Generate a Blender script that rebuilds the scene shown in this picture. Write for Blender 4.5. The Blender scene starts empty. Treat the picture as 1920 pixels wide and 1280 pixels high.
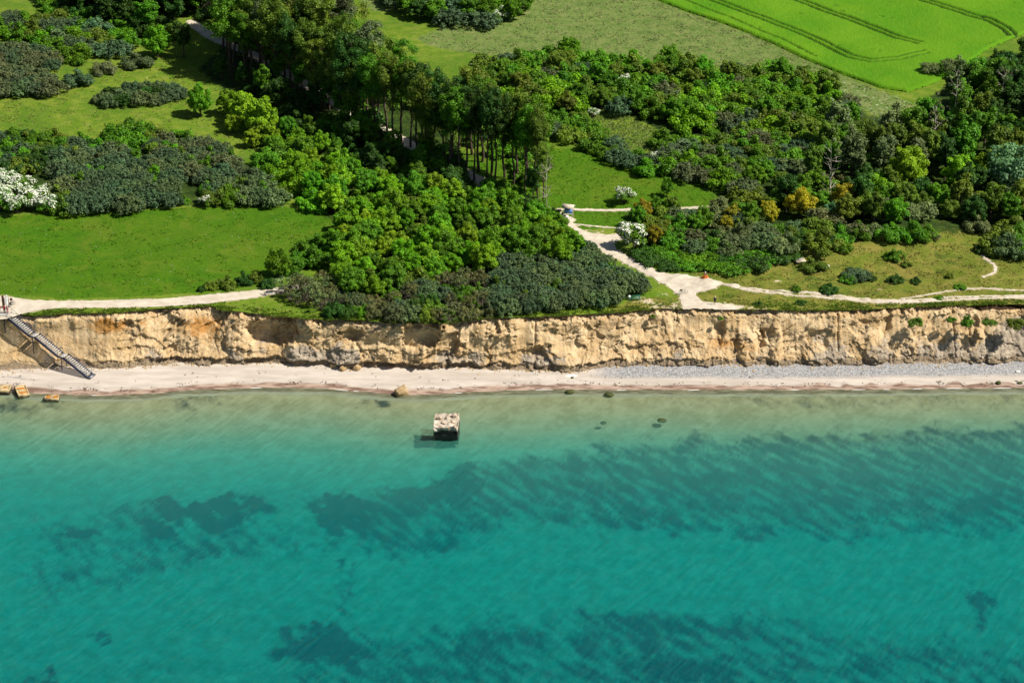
import bpy, math, random
import numpy as np
from mathutils import Vector, Matrix
R = math.radians
scene = bpy.context.scene
COL = scene.collection
# ------------------------------------------------------------------ camera
W0, H0 = 1920.0, 1280.0
CAM_Z = 201.0
PITCH = R(27.0)
HFOV = R(25.0)
cam_d = bpy.data.cameras.new('camera')
cam_d.sensor_width = 36.0
cam_d.lens = 18.0 / math.tan(HFOV / 2)
cam_d.clip_start = 1.0
cam_d.clip_end = 20000.0
cam = bpy.data.objects.new('camera', cam_d)
COL.objects.link(cam)
cam.location = (0, 0, CAM_Z)
cam.rotation_euler = (R(90) - PITCH, 0, 0)
scene.camera = cam
# ------------------------------------------------------------------ sky, sun, exposure
SUN_EL = R(51.0)
SUN_AZ = R(-12.0)          # angle from +X, negative = a little behind the viewer
world = bpy.data.worlds.new("World")
scene.world = world
world.use_nodes = True
wn = world.node_tree.nodes
wl = world.node_tree.links
for n in list(wn):
    wn.remove(n)
sky = wn.new('ShaderNodeTexSky')
sky.sky_type = 'NISHITA'
sky.sun_disc = False
sky.sun_elevation = SUN_EL
sky.sun_rotation = R(90) - SUN_AZ
bg = wn.new('ShaderNodeBackground')
bg.inputs['Strength'].default_value = 0.05
wo = wn.new('ShaderNodeOutputWorld')
wl.new(sky.outputs[0], bg.inputs[0])
wl.new(bg.outputs[0], wo.inputs[0])
sun_d = bpy.data.lights.new('sun', 'SUN')
sun_d.energy = 4.9
sun_d.angle = R(0.5)
sun_d.color = (1.0, 0.95, 0.86)
sun = bpy.data.objects.new('sun', sun_d)
COL.objects.link(sun)
sdir = Vector((math.cos(SUN_EL) * math.cos(SUN_AZ), math.cos(SUN_EL) * math.sin(SUN_AZ), math.sin(SUN_EL)))
sun.rotation_euler = sdir.to_track_quat('Z', 'Y').to_euler()
sun.location = (60, 300, 120)
scene.view_settings.view_transform = 'Standard'
scene.view_settings.look = 'None'
scene.view_settings.exposure = 0.45
scene.view_settings.gamma = 1.0
scene.view_settings.use_curve_mapping = False
scene.render.engine = 'CYCLES'
scene.cycles.max_bounces = 5
scene.cycles.transparent_max_bounces = 8

# ------------------------------------------------------------------ noise
def _hash(ix, iy, seed):
    h = (ix.astype(np.int64) * 374761393 + iy.astype(np.int64) * 668265263 + seed * 1442695041) & 0xFFFFFFFF
    h = ((h ^ (h >> 13)) * 1274126177) & 0xFFFFFFFF
    h = (h ^ (h >> 16)) & 0xFFFFFFFF
    return h
def pn(x, y, seed=0):
    x = np.asarray(x, float); y = np.asarray(y, float)
    ix = np.floor(x); iy = np.floor(y)
    fx = x - ix; fy = y - iy
    u = fx * fx * fx * (fx * (fx * 6 - 15) + 10); v = fy * fy * fy * (fy * (fy * 6 - 15) + 10)
    def g(dx, dy):
        a = _hash(ix + dx, iy + dy, seed) * (2 * math.pi / 4294967296.0)
        return np.cos(a) * (fx - dx) + np.sin(a) * (fy - dy)
    a = g(0, 0) * (1 - u) + g(1, 0) * u
    b = g(0, 1) * (1 - u) + g(1, 1) * u
    return (a * (1 - v) + b * v) * 1.5
def fbm(x, y, o=4, seed=0):
    s = 0; a = 0.5; x = np.asarray(x, float); y = np.asarray(y, float)
    for k in range(o):
        s = s + a * pn(x, y, seed + k * 17)
        x = x * 2.03 + 5.1; y = y * 2.03 - 3.7; a *= 0.5
    return s
def ridged(x, y, o=4, seed=0):
    s = 0; a = 0.5; x = np.asarray(x, float); y = np.asarray(y, float)
    for k in range(o):
        s = s + a * (1 - 2 * np.abs(pn(x, y, seed + k * 13)))
        x = x * 2.1 + 1.3; y = y * 2.1 + 9.2; a *= 0.5
    return s
def cell(x, y, seed=0, jit=0.9):
    x = np.asarray(x, float); y = np.asarray(y, float); ix = np.floor(x); iy = np.floor(y)
    f1 = np.full(x.shape, 9.0); f2 = np.full(x.shape, 9.0); val = np.zeros(x.shape)
    for dx in (-1, 0, 1):
        for dy in (-1, 0, 1):
            h = _hash(ix + dx, iy + dy, seed); a = (h & 1023) / 1023.0; b = ((h >> 10) & 1023) / 1023.0; c = ((h >> 20) & 1023) / 1023.0
            px = ix + dx + 0.5 + (a - .5) * jit; py = iy + dy + .5 + (b - .5) * jit
            d = np.hypot(x - px, y - py) + 0 * c
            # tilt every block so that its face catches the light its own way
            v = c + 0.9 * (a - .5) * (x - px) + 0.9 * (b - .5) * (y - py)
            n = d < f1
            f2 = np.where(n, f1, np.minimum(f2, d)); val = np.where(n, v, val); f1 = np.where(n, d, f1)
    return f1, f2 - f1, val
def sst(a, b, x):
    t = np.clip((x - a) / (b - a), 0, 1)
    return t * t * (3 - 2 * t)

# ------------------------------------------------------------------ where things stand
TF = math.tan(HFOV / 2)
def ray(px, py):
    px = np.asarray(px, float); py = np.asarray(py, float)
    cx = (px - W0 / 2) / (W0 / 2) * TF
    cy = -(py - H0 / 2) / (W0 / 2) * TF
    dx = cx
    dy = math.cos(PITCH) + cy * math.sin(PITCH)
    dz = -math.sin(PITCH) + cy * math.cos(PITCH)
    return dx, dy, dz
def PZ(px, py, z):
    dx, dy, dz = ray(px, py)
    t = (z - CAM_Z) / dz
    return dx * t, dy * t
ZT = 9.7
ZTOE = 1.25
edge_px = [(-400, 588), (0, 585), (45, 588), (75, 592), (130, 587), (250, 583), (340, 577), (400, 572), (418, 582), (520, 593), (600, 598), (680, 600), (760, 604), (840, 606),
           (900, 598), (1000, 593), (1100, 589), (1200, 581), (1300, 578), (1400, 580), (1500, 582), (1600, 580), (1700, 577), (1800, 573), (1920, 571), (2300, 575)]
toe_px = [(-400, 700), (0, 697), (100, 691), (250, 690), (320, 685), (450, 683), (560, 683), (620, 685), (720, 687), (800, 689), (900, 692), (1000, 695), (1075, 698), (1100, 693),
          (1160, 686), (1300, 684), (1500, 684), (1700, 681), (1920, 677), (2300, 677)]
shore_px = [(-400, 722), (0, 731), (60, 737), (180, 741), (260, 740), (330, 733), (420, 728), (520, 726), (620, 729), (700, 736), (780, 741), (850, 737), (930, 732), (1050, 730), (1200, 731), (1400, 731), (1600, 730), (1920, 727), (2300, 727)]
ex, ey = PZ([p[0] for p in edge_px], [p[1] for p in edge_px], ZT)
tx, ty = PZ([p[0] for p in toe_px], [p[1] for p in toe_px], ZTOE)
sx_, sy_ = PZ([p[0] for p in shore_px], [p[1] for p in shore_px], 0.0)
def smooth_interp(x, xs, ys, w=1.2):
    return (np.interp(x - w, xs, ys) + np.interp(x, xs, ys) * 2 + np.interp(x + w, xs, ys)) / 4
def edge_y(x):
    x = np.asarray(x, float)
    return smooth_interp(x, ex, ey, 0.5) + 0.9 * fbm(x / 9.0, x * 0 + 3.3, 3, 5) + 0.45 * fbm(x / 1.6, x * 0 + 1.3, 3, 9)
def toe_y(x):
    x = np.asarray(x, float)
    return smooth_interp(x, tx, ty, 1.0) + 0.5 * fbm(x / 3.0, x * 0 + 7.7, 3, 15)
def shore_y(x):
    x = np.asarray(x, float)
    return smooth_interp(x, sx_, sy_, 2.0) + 0.25 * fbm(x / 4.0, x * 0 + 2.7, 2, 25)
def gz(x, y):
    x = np.asarray(x, float); y = np.asarray(y, float)
    s = y - np.interp(x, ex, ey)
    g = sst(2, 30, s)
    z = ZT + 0.012 * np.maximum(s, 0) * sst(0, 60, s) * (s < 400) + g * (0.9 * fbm(x / 38, y / 30, 3, 31) + 0.18 * fbm(x / 9, y / 7, 2, 37))
    # low dune hummocks on the right
    z = z + 2.2 * np.exp(-((x - 76) / 14) ** 2 - ((y - 424) / 9) ** 2) + 1.0 * np.exp(-((x - 60) / 9) ** 2 - ((y - 413) / 5) ** 2) + 0.8 * np.exp(-((x - 90) / 8) ** 2 - ((y - 404) / 5) ** 2)
    z = z + 0.35 * np.exp(-((x - 52) / 40) ** 2 - ((y - 405) / 16) ** 2) * fbm(x / 4, y / 3, 3, 77) * 2
    return z
def P(px, py):
    z = np.full(np.shape(px), ZT, float)
    for _ in range(6):
        x, y = PZ(px, py, z)
        z = gz(x, y)
    return x, y, z
def Pp(pts):
    x, y, z = P(np.array([p[0] for p in pts], float), np.array([p[1] for p in pts], float))
    return np.stack([x, y], 1)
def P0(pts, z=0.0):
    x, y = PZ(np.array([p[0] for p in pts], float), np.array([p[1] for p in pts], float), z)
    return np.stack([x, y], 1)

def sd_poly(x, y, poly):
    """signed distance, negative inside"""
    sh = np.shape(x); x = np.ravel(x); y = np.ravel(y)
    d = np.full(x.shape, 1e18); ins = np.zeros(x.shape, bool)
    n = len(poly)
    for i in range(n):
        x0, y0 = poly[i]; x1, y1 = poly[(i + 1) % n]
        ex_, ey_ = x1 - x0, y1 - y0
        t = np.clip(((x - x0) * ex_ + (y - y0) * ey_) / (ex_ * ex_ + ey_ * ey_ + 1e-12), 0, 1)
        d = np.minimum(d, (x - x0 - t * ex_) ** 2 + (y - y0 - t * ey_) ** 2)
        c = ((y0 > y) != (y1 > y)) & (x < (x1 - x0) * (y - y0) / ((y1 - y0) if abs(y1 - y0) > 1e-12 else 1e-12) + x0)
        ins ^= c
    d = np.sqrt(d)
    return np.where(ins, -d, d).reshape(sh)
def sd_line(x, y, pts, r):
    """signed distance to a ribbon; r = half width or list of them"""
    sh = np.shape(x); x = np.ravel(x); y = np.ravel(y)
    if np.isscalar(r): r = [r] * len(pts)
    d = np.full(x.shape, 1e9)
    for i in range(len(pts) - 1):
        x0, y0 = pts[i]; x1, y1 = pts[i + 1]
        ex_, ey_ = x1 - x0, y1 - y0
        t = np.clip(((x - x0) * ex_ + (y - y0) * ey_) / (ex_ * ex_ + ey_ * ey_ + 1e-12), 0, 1)
        dd = np.sqrt((x - x0 - t * ex_) ** 2 + (y - y0 - t * ey_) ** 2) - (r[i] * (1 - t) + r[i + 1] * t)
        d = np.minimum(d, dd)
    return d.reshape(sh)

# ------------------------------------------------------------------ mesh helpers
def tag(o, label=None, cat=None, group=None, kind=None):
    if label: o['label'] = label
    if cat: o['category'] = cat
    if group: o['group'] = group
    if kind: o['kind'] = kind
    return o
def mesh_np(name, v, f, mats=(), fm=None, smooth=False, attrs=None, fattrs=None):
    v = np.asarray(v, np.float32); f = np.asarray(f, np.int32)
    me = bpy.data.meshes.new(name)
    n, k = f.shape
    me.vertices.add(len(v)); me.vertices.foreach_set('co', v.ravel())
    me.loops.add(n * k); me.loops.foreach_set('vertex_index', f.ravel())
    me.polygons.add(n)
    me.polygons.foreach_set('loop_start', np.arange(n, dtype=np.int32) * k)
    try: me.polygons.foreach_set('loop_total', np.full(n, k, np.int32))
    except Exception: pass
    for m in mats: me.materials.append(m)
    if fm is not None: me.polygons.foreach_set('material_index', np.asarray(fm, np.int32))
    if smooth: me.polygons.foreach_set('use_smooth', np.ones(n, bool))
    for nm, a in (attrs or {}).items():
        at = me.attributes.new(nm, 'FLOAT', 'POINT'); at.data.foreach_set('value', np.asarray(a, np.float32).ravel())
    for nm, a in (fattrs or {}).items():
        at = me.attributes.new(nm, 'FLOAT', 'FACE'); at.data.foreach_set('value', np.asarray(a, np.float32).ravel())
    me.update(calc_edges=True)
    return me
def link(name, me, parent=None, loc=None):
    o = bpy.data.objects.new(name, me); COL.objects.link(o)
    if parent: o.parent = parent
    if loc is not None: o.location = loc
    return o
def empty(name, loc, rz=0.0, sc=1.0):
    o = bpy.data.objects.new(name, None); COL.objects.link(o)
    o.empty_display_size = 0.3
    o.location = loc; o.rotation_euler = (0, 0, rz); o.scale = (sc, sc, sc)
    return o
class MB:
    """collects convex bits and tubes as quads"""
    def __init__(s): s.v = []; s.f = []; s.n = 0; s.m = []
    def add(s, v, f, m=0):
        f = [tuple(i + s.n for i in q) for q in f]
        s.v.extend([tuple(p) for p in v]); s.f.extend(f); s.n += len(v); s.m.extend([m] * len(f)); return s
    def box(s, c, d, rot=None, m=0, taper=1.0):
        hx, hy, hz = d[0] / 2, d[1] / 2, d[2] / 2
        v = [Vector((x * (taper if z > 0 else 1), y * (taper if z > 0 else 1), z)) for z in (-hz, hz) for y in (-hy, hy) for x in (-hx, hx)]
        if rot is not None: v = [rot @ p for p in v]
        v = [p + Vector(c) for p in v]
        return s.add(v, [(0, 2, 3, 1), (4, 5, 7, 6), (0, 1, 5, 4), (2, 6, 7, 3), (0, 4, 6, 2), (1, 3, 7, 5)], m)
    def tube(s, p0, p1, r0, r1=None, n=5, m=0):
        p0 = Vector(p0); p1 = Vector(p1); r1 = r0 if r1 is None else r1
        d = (p1 - p0)
        if d.length < 1e-6: return s
        d.normalize()
        a = d.cross(Vector((0, 0, 1)) if abs(d.z) < 0.9 else Vector((1, 0, 0))).normalized(); b = d.cross(a)
        v = []
        for p, r in ((p0, r0), (p1, r1)):
            for i in range(n):
                t = 2 * math.pi * i / n
                v.append(p + a * (math.cos(t) * r) + b * (math.sin(t) * r))
        return s.add(v, [(i, (i + 1) % n, n + (i + 1) % n, n + i) for i in range(n)], m)
    def path(s, pts, r, n=5, m=0):
        for i in range(len(pts) - 1):
            r0 = r[i] if not np.isscalar(r) else r; r1 = r[i + 1] if not np.isscalar(r) else r
            s.tube(pts[i], pts[i + 1], r0, r1, n, m)
        return s
    def mesh(s, name, mats, smooth=False, fattrs=None):
        return mesh_np(name, s.v, s.f, mats, s.m, smooth, None, fattrs)
    def obj(s, name, mats, parent=None, loc=None, smooth=False):
        return link(name, s.mesh(name, mats, smooth), parent, loc)

# ------------------------------------------------------------------ material helpers
class NT:
    def __init__(s, name):
        s.m = bpy.data.materials.new(name); s.m.use_nodes = True
        s.t = s.m.node_tree
        for n in list(s.t.nodes): s.t.nodes.remove(n)
        s.out = s.n('ShaderNodeOutputMaterial')
    def n(s, t, **kw):
        o = s.t.nodes.new(t)
        for k, v in kw.items(): setattr(o, k, v)
        return o
    def l(s, a, b): s.t.links.new(a, b)
    def set(s, sock, v):
        if hasattr(v, 'is_linked') or isinstance(v, bpy.types.NodeSocket): s.l(v, sock)
        elif isinstance(v, (tuple, list)) and len(v) == 3 and sock.type == 'RGBA': sock.default_value = (*v, 1)
        else: sock.default_value = v
    def attr(s, name): 
        a = s.n('ShaderNodeAttribute'); a.attribute_name = name; return a.outputs['Fac']
    def pos(s):
        return s.n('ShaderNodeNewGeometry').outputs['Position']
    def mapping(s, vec, scale=(1, 1, 1), rot=(0, 0, 0)):
        m = s.n('ShaderNodeMapping'); s.l(vec, m.inputs['Vector']); m.inputs['Scale'].default_value = scale; m.inputs['Rotation'].default_value = rot
        return m.outputs[0]
    def noise(s, vec, scale, detail=4, rough=0.55, dist=0.0, col=False):
        n = s.n('ShaderNodeTexNoise'); s.l(vec, n.inputs['Vector'])
        n.inputs['Scale'].default_value = scale; n.inputs['Detail'].default_value = detail; n.inputs['Roughness'].default_value = rough; n.inputs['Distortion'].default_value = dist
        return n.outputs[1 if col else 0]
    def rng(s, v, a, b, c=0.0, d=1.0):
        n = s.n('ShaderNodeMapRange'); n.clamp = True; n.interpolation_type = 'SMOOTHSTEP'
        s.set(n.inputs[0], v); n.inputs[1].default_value = a; n.inputs[2].default_value = b; n.inputs[3].default_value = c; n.inputs[4].default_value = d
        return n.outputs[0]
    def math(s, op, a, b=0.0, clamp=False):
        n = s.n('ShaderNodeMath', operation=op); n.use_clamp = clamp
        s.set(n.inputs[0], a); s.set(n.inputs[1], b); return n.outputs[0]
    def mix(s, f, a, b, blend='MIX'):
        n = s.n('ShaderNodeMix', data_type='RGBA', blend_type=blend)
        s.set(n.inputs[0], f); s.set(n.inputs[6], a); s.set(n.inputs[7], b); return n.outputs[2]
    def bump(s, h, strength=0.5, dist=0.1, nrm=None):
        n = s.n('ShaderNodeBump'); n.inputs['Strength'].default_value = strength; n.inputs['Distance'].default_value = dist
        s.l(h, n.inputs['Height'])
        if nrm is not None: s.l(nrm, n.inputs['Normal'])
        return n.outputs[0]
    def pbr(s, col, rough=0.8, nrm=None, spec=0.3, metal=0.0):
        b = s.n('ShaderNodeBsdfPrincipled'); s.set(b.inputs['Base Color'], col); s.set(b.inputs['Roughness'], rough)
        b.inputs['Specular IOR Level'].default_value = spec; b.inputs['Metallic'].default_value = metal
        if nrm is not None: s.l(nrm, b.inputs['Normal'])
        return b.outputs[0]
    def done(s, sh): s.l(sh, s.out.inputs[0]); return s.m
def simple(name, col, rough=0.7, var=0.25, scale=3.0, spec=0.3, metal=0.0, bump=0.15):
    t = NT(name); tc = t.n('ShaderNodeTexCoord').outputs['Object']
    n1 = t.noise(tc, scale, 5, 0.6)
    c = t.mix(t.rng(n1, 0.3, 0.7), tuple(x * (1 - var) for x in col), tuple(min(1, x * (1 + var)) for x in col))
    return t.done(t.pbr(c, rough, t.bump(t.noise(tc, scale * 5, 3), bump, 0.02), spec, metal))

# ---- ground
def mat_ground():
    t = NT('ground_turf'); p = t.pos()
    big = t.noise(p, 0.06, 5, 0.6); mid = t.noise(p, 0.35, 5, 0.65); fine = t.noise(p, 2.2, 4, 0.7)
    stretch = t.noise(t.mapping(p, (0.5, 1.6, 1)), 0.9, 5, 0.7)
    # rough grass: green with straw
    rg = t.mix(t.rng(mid, 0.35, 0.68), (0.100, 0.190, 0.010), (0.190, 0.250, 0.025))
    rg = t.mix(t.rng(stretch, 0.52, 0.74, 0, 0.75), rg, (0.30, 0.26, 0.10))
    rg = t.mix(t.rng(big, 0.42, 0.62, 0, 0.6), rg, (0.070, 0.155, 0.012))
    # mown meadow
    md = t.mix(t.rng(mid, 0.3, 0.7), (0.044, 0.135, 0.003), (0.068, 0.170, 0.004))
    md = t.mix(t.rng(big, 0.35, 0.65, 0, 0.6), md, (0.085, 0.160, 0.007))
    md = t.mix(t.rng(stretch, 0.56, 0.74, 0, 0.7), md, (0.038, 0.105, 0.006))
    md = t.mix(t.rng(t.noise(p, .15, 6, .7, .8), 0.48, 0.64, 0, 0.7), md, (0.115, 0.175, 0.012))
    md = t.mix(t.rng(t.noise(p, .9, 4, .7), 0.64, 0.76, 0, 0.6), md, (0.22, 0.24, 0.06))
    md = t.mix(t.rng(fine, 0.68, 0.75, 0, 0.8), md, (0.30, 0.32, 0.16))
    # dune turf
    dn = t.mix(t.rng(mid, 0.35, 0.65), (0.125, 0.165, 0.016), (0.22, 0.205, 0.040))
    dn = t.mix(t.rng(stretch, 0.5, 0.7, 0, 0.7), dn, (0.060, 0.098, 0.012))
    dn = t.mix(t.rng(t.noise(p, .16, 5, .6), 0.50, 0.66, 0, 0.45), dn, (0.26, 0.20, 0.05))
    dn = t.mix(t.rng(t.noise(p, .22, 5, .6, 1.0), 0.56, 0.66, 0, 0.7), dn, (0.07, 0.12, 0.015))
    # pale upland grass
    pl = t.mix(t.rng(mid, 0.3, 0.65), (0.095, 0.170, 0.030), (0.175, 0.225, 0.060))
    pl = t.mix(t.rng(stretch, 0.52, 0.74, 0, 0.7), pl, (0.33, 0.27, 0.14))
    pl = t.mix(t.rng(t.noise(t.mapping(p, (1.4, .5, 1), (0, 0, R(30))), 1.4, 4, .7), 0.5, 0.66, 0, 0.6), pl, (0.05, 0.10, 0.018))
    # under thickets: litter and dark herbs
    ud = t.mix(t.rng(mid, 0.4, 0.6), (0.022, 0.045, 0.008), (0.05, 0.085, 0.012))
    sd = t.mix(t.rng(fine, 0.35, 0.7), (0.52, 0.42, 0.26), (0.66, 0.56, 0.38))
    w = t.math('MULTIPLY', t.math('SUBTRACT', t.noise(p, 0.8, 5, 0.7), 0.5), 1.1)
    def m(name, a, b, edge=0.5):
        v = t.math('ADD', t.attr(name), w)
        return t.rng(v, 0.40, 0.60)
    c = t.mix(m('pale', rg, pl), rg, pl)
    c = t.mix(m('dune', c, dn), c, dn)
    c = t.mix(m('mown', c, md), c, md)
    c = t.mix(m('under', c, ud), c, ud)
    c = t.mix(t.rng(t.math('ADD', t.attr('sandy'), t.math('MULTIPLY', w, 1.3)), 0.42, 0.62), c, sd)
    c = t.mix(t.math('MULTIPLY', t.rng(fine, 0.35, 0.75), 0.28), c, (0.02, 0.03, 0.005), 'MIX')
    fl = t.math('MULTIPLY', t.attr('flowers'), t.rng(t.noise(p, 1.3, 5, 0.75), 0.56, 0.66))
    c = t.mix(fl, c, (0.55, 0.58, 0.38))
    h = t.math('ADD', fine, t.math('MULTIPLY', stretch, 1.5))
    return t.done(t.pbr(c, 0.95, t.bump(h, 0.9, 0.22), 0.1))
def mat_crop():
    t = NT('crop_leaf'); p = t.pos()
    rows = t.noise(t.mapping(p, (2.4, 0.35, 1), (0, 0, R(52))), 0.9, 5, 0.7)
    fine = t.noise(p, 2.0, 4, 0.7); big = t.noise(p, 0.05, 4, 0.6)
    c = t.mix(t.rng(big, 0.35, 0.65), (0.066, 0.200, 0.003), (0.100, 0.235, 0.005))
    c = t.mix(t.rng(rows, 0.45, 0.70, 0, 0.6), c, (0.125, 0.235, 0.010))
    c = t.mix(t.rng(fine, 0.58, 0.75, 0, 0.5), c, (0.045, 0.14, 0.006))
    c = t.mix(t.attr('rut'), c, (0.018, 0.045, 0.006))
    return t.done(t.pbr(c, 0.85, t.bump(t.math('ADD', fine, rows), 0.8, 0.2), 0.12))
def mat_path():
    t = NT('path_chalk'); p = t.pos()
    a = t.noise(p, 0.5, 5, 0.6); b = t.noise(p, 3.5, 4, 0.7)
    c = t.mix(t.rng(a, 0.3, 0.7), (0.47, 0.40, 0.31), (0.60, 0.53, 0.42))
    c = t.mix(t.rng(b, 0.5, 0.75, 0, 0.4), c, (0.40, 0.33, 0.23))
    c = t.mix(t.rng(t.noise(t.mapping(p, (.4, 2.2, 1), (0, 0, R(18))), .8, 5, .65), 0.54, 0.68, 0, 0.55), c, (0.36, 0.30, 0.21))
    c = t.mix(t.rng(t.noise(p, 1.1, 5, .7), 0.62, 0.72, 0, 0.5), c, (0.20, 0.22, 0.07))
    return t.done(t.pbr(c, 0.95, t.bump(b, 0.4, 0.05), 0.1))
def mat_sand():
    t = NT('beach_sand'); p = t.pos()
    st = t.mapping(p, (0.25, 1.4, 1)); a = t.noise(st, 0.6, 5, 0.6); b = t.noise(p, 4.0, 4, 0.7)
    c = t.mix(t.rng(a, 0.3, 0.7), (0.42, 0.36, 0.30), (0.54, 0.475, 0.405))
    # pebble band
    v = t.n('ShaderNodeTexVoronoi'); v.inputs['Scale'].default_value = 4.5; t.l(p, v.inputs['Vector'])
    vc = t.n('ShaderNodeSeparateColor'); t.l(v.outputs['Color'], vc.inputs[0])
    pb = t.mix(t.rng(vc.outputs[0], 0.0, 1.0), (0.25, 0.25, 0.255), (0.58, 0.56, 0.54))
    pb = t.mix(t.rng(v.outputs['Distance'], 0.05, 0.6, 0, 0.5), pb, (0.10, 0.10, 0.10))
    wn_ = t.math('MULTIPLY', t.math('SUBTRACT', t.noise(st, 0.5, 4, 0.6), 0.5), 0.8)
    peb = t.rng(t.math('ADD', t.attr('pebbly'), t.math('ADD', wn_, t.math('MULTIPLY', t.math('SUBTRACT', b, 0.5), 0.8))), 0.35, 0.95)
    c = t.mix(peb, c, pb)
    wet = t.rng(t.math('ADD', t.attr('wet'), t.math('MULTIPLY', wn_, 1.2)), 0.3, 0.8)
    wc = t.mix(t.rng(t.noise(st, 1.2, 5, 0.6), 0.4, 0.6), (0.17, 0.105, 0.075), (0.40, 0.29, 0.22))
    c = t.mix(wet, c, wc)
    chalk = t.rng(t.math('ADD', t.attr('chalk'), wn_), 0.45, 0.6)
    c = t.mix(chalk, c, (0.85, 0.82, 0.70))
    h = t.math('ADD', t.math('MULTIPLY', v.outputs['Distance'], peb), t.math('MULTIPLY', b, 0.3))
    return t.done(t.pbr(c, t.rng(t.attr('wet'), 0.3, 1.0, 0.95, 0.45), t.bump(h, 0.6, 0.12), 0.25))
def mat_cliff():
    t = NT('cliff_earth'); p = t.pos()
    a = t.noise(p, 0.30, 6, 0.62, 0.6); b = t.noise(p, 1.3, 6, 0.68, 0.4); f = t.noise(p, 5.0, 4, 0.7)
    strat = t.noise(t.mapping(p, (0.18, 0.5, 2.6)), 1.0, 5, 0.6)
    runs = t.noise(t.mapping(p, (1.6, 0.8, 0.16)), 1.0, 6, 0.7)
    c = t.mix(t.rng(a, 0.35, 0.62), (0.48, 0.325, 0.16), (0.64, 0.475, 0.275))
    c = t.mix(t.rng(strat, 0.52, 0.70, 0, 0.35), c, (0.44, 0.28, 0.13))
    c = t.mix(t.rng(runs, 0.50, 0.66, 0, 0.5), c, (0.72, 0.57, 0.36))
    och = t.rng(t.math('ADD', t.attr('ochre'), t.math('MULTIPLY', t.math('SUBTRACT', b, 0.5), 0.9)), 0.4, 0.75)
    c = t.mix(och, c, (0.42, 0.20, 0.05))
    clay = t.mix(t.rng(b, 0.35, 0.65), (0.24, 0.185, 0.13), (0.46, 0.38, 0.28))
    clay = t.mix(t.rng(f, 0.5, 0.7, 0, 0.5), clay, (0.50, 0.46, 0.38))
    c = t.mix(t.math('MULTIPLY', t.attr('tone_a'), 0.55), c, (0.40, 0.26, 0.12))  # browner earth tone, varying from block to block
    g = t.rng(t.math('ADD', t.attr('clay'), t.math('MULTIPLY', t.math('SUBTRACT', b, 0.5), 1.0)), 0.38, 0.66)
    c = t.mix(g, c, clay)
    c = t.mix(t.rng(t.math('ADD', t.attr('foot'), t.math('MULTIPLY', t.math('SUBTRACT', b, 0.5), 0.8)), 0.4, 0.7), c, t.mix(t.rng(f, 0.4, 0.6), (0.20, 0.15, 0.10), (0.33, 0.25, 0.16)))
    c = t.mix(t.rng(t.math('ADD', t.attr('soil'), t.math('MULTIPLY', t.math('SUBTRACT', b, 0.5), 0.7)), 0.35, 0.6), c, (0.055, 0.032, 0.018))  # dark topsoil colour, also painting the shadow under the turf lip
    c = t.mix(t.rng(f, 0.55, 0.8, 0, 0.45), c, (0.22, 0.14, 0.07))
    h = t.math('ADD', b, t.math('MULTIPLY', f, 0.45))
    return t.done(t.pbr(c, 0.95, t.bump(h, 1.0, 0.30), 0.1))
def mat_seabed():
    t = NT('seabed_sand_and_weed'); p = t.pos()
    n = t.noise(t.mapping(p, (0.9, 0.35, 1), (0, 0, R(-38))), 1.3, 5, 0.7)
    n2 = t.noise(p, 0.35, 5, 0.65)
    c = t.mix(t.rng(n2, 0.3, 0.7), (0.38, 0.31, 0.19), (0.54, 0.46, 0.31))
    w = t.math('ADD', t.attr('weed'), t.math('MULTIPLY', t.math('SUBTRACT', n, 0.5), 0.9))
    c = t.mix(t.rng(w, 0.08, 0.98), c, (0.006, 0.010, 0.038))
    return t.done(t.pbr(c, 0.9, None, 0.1))
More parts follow.
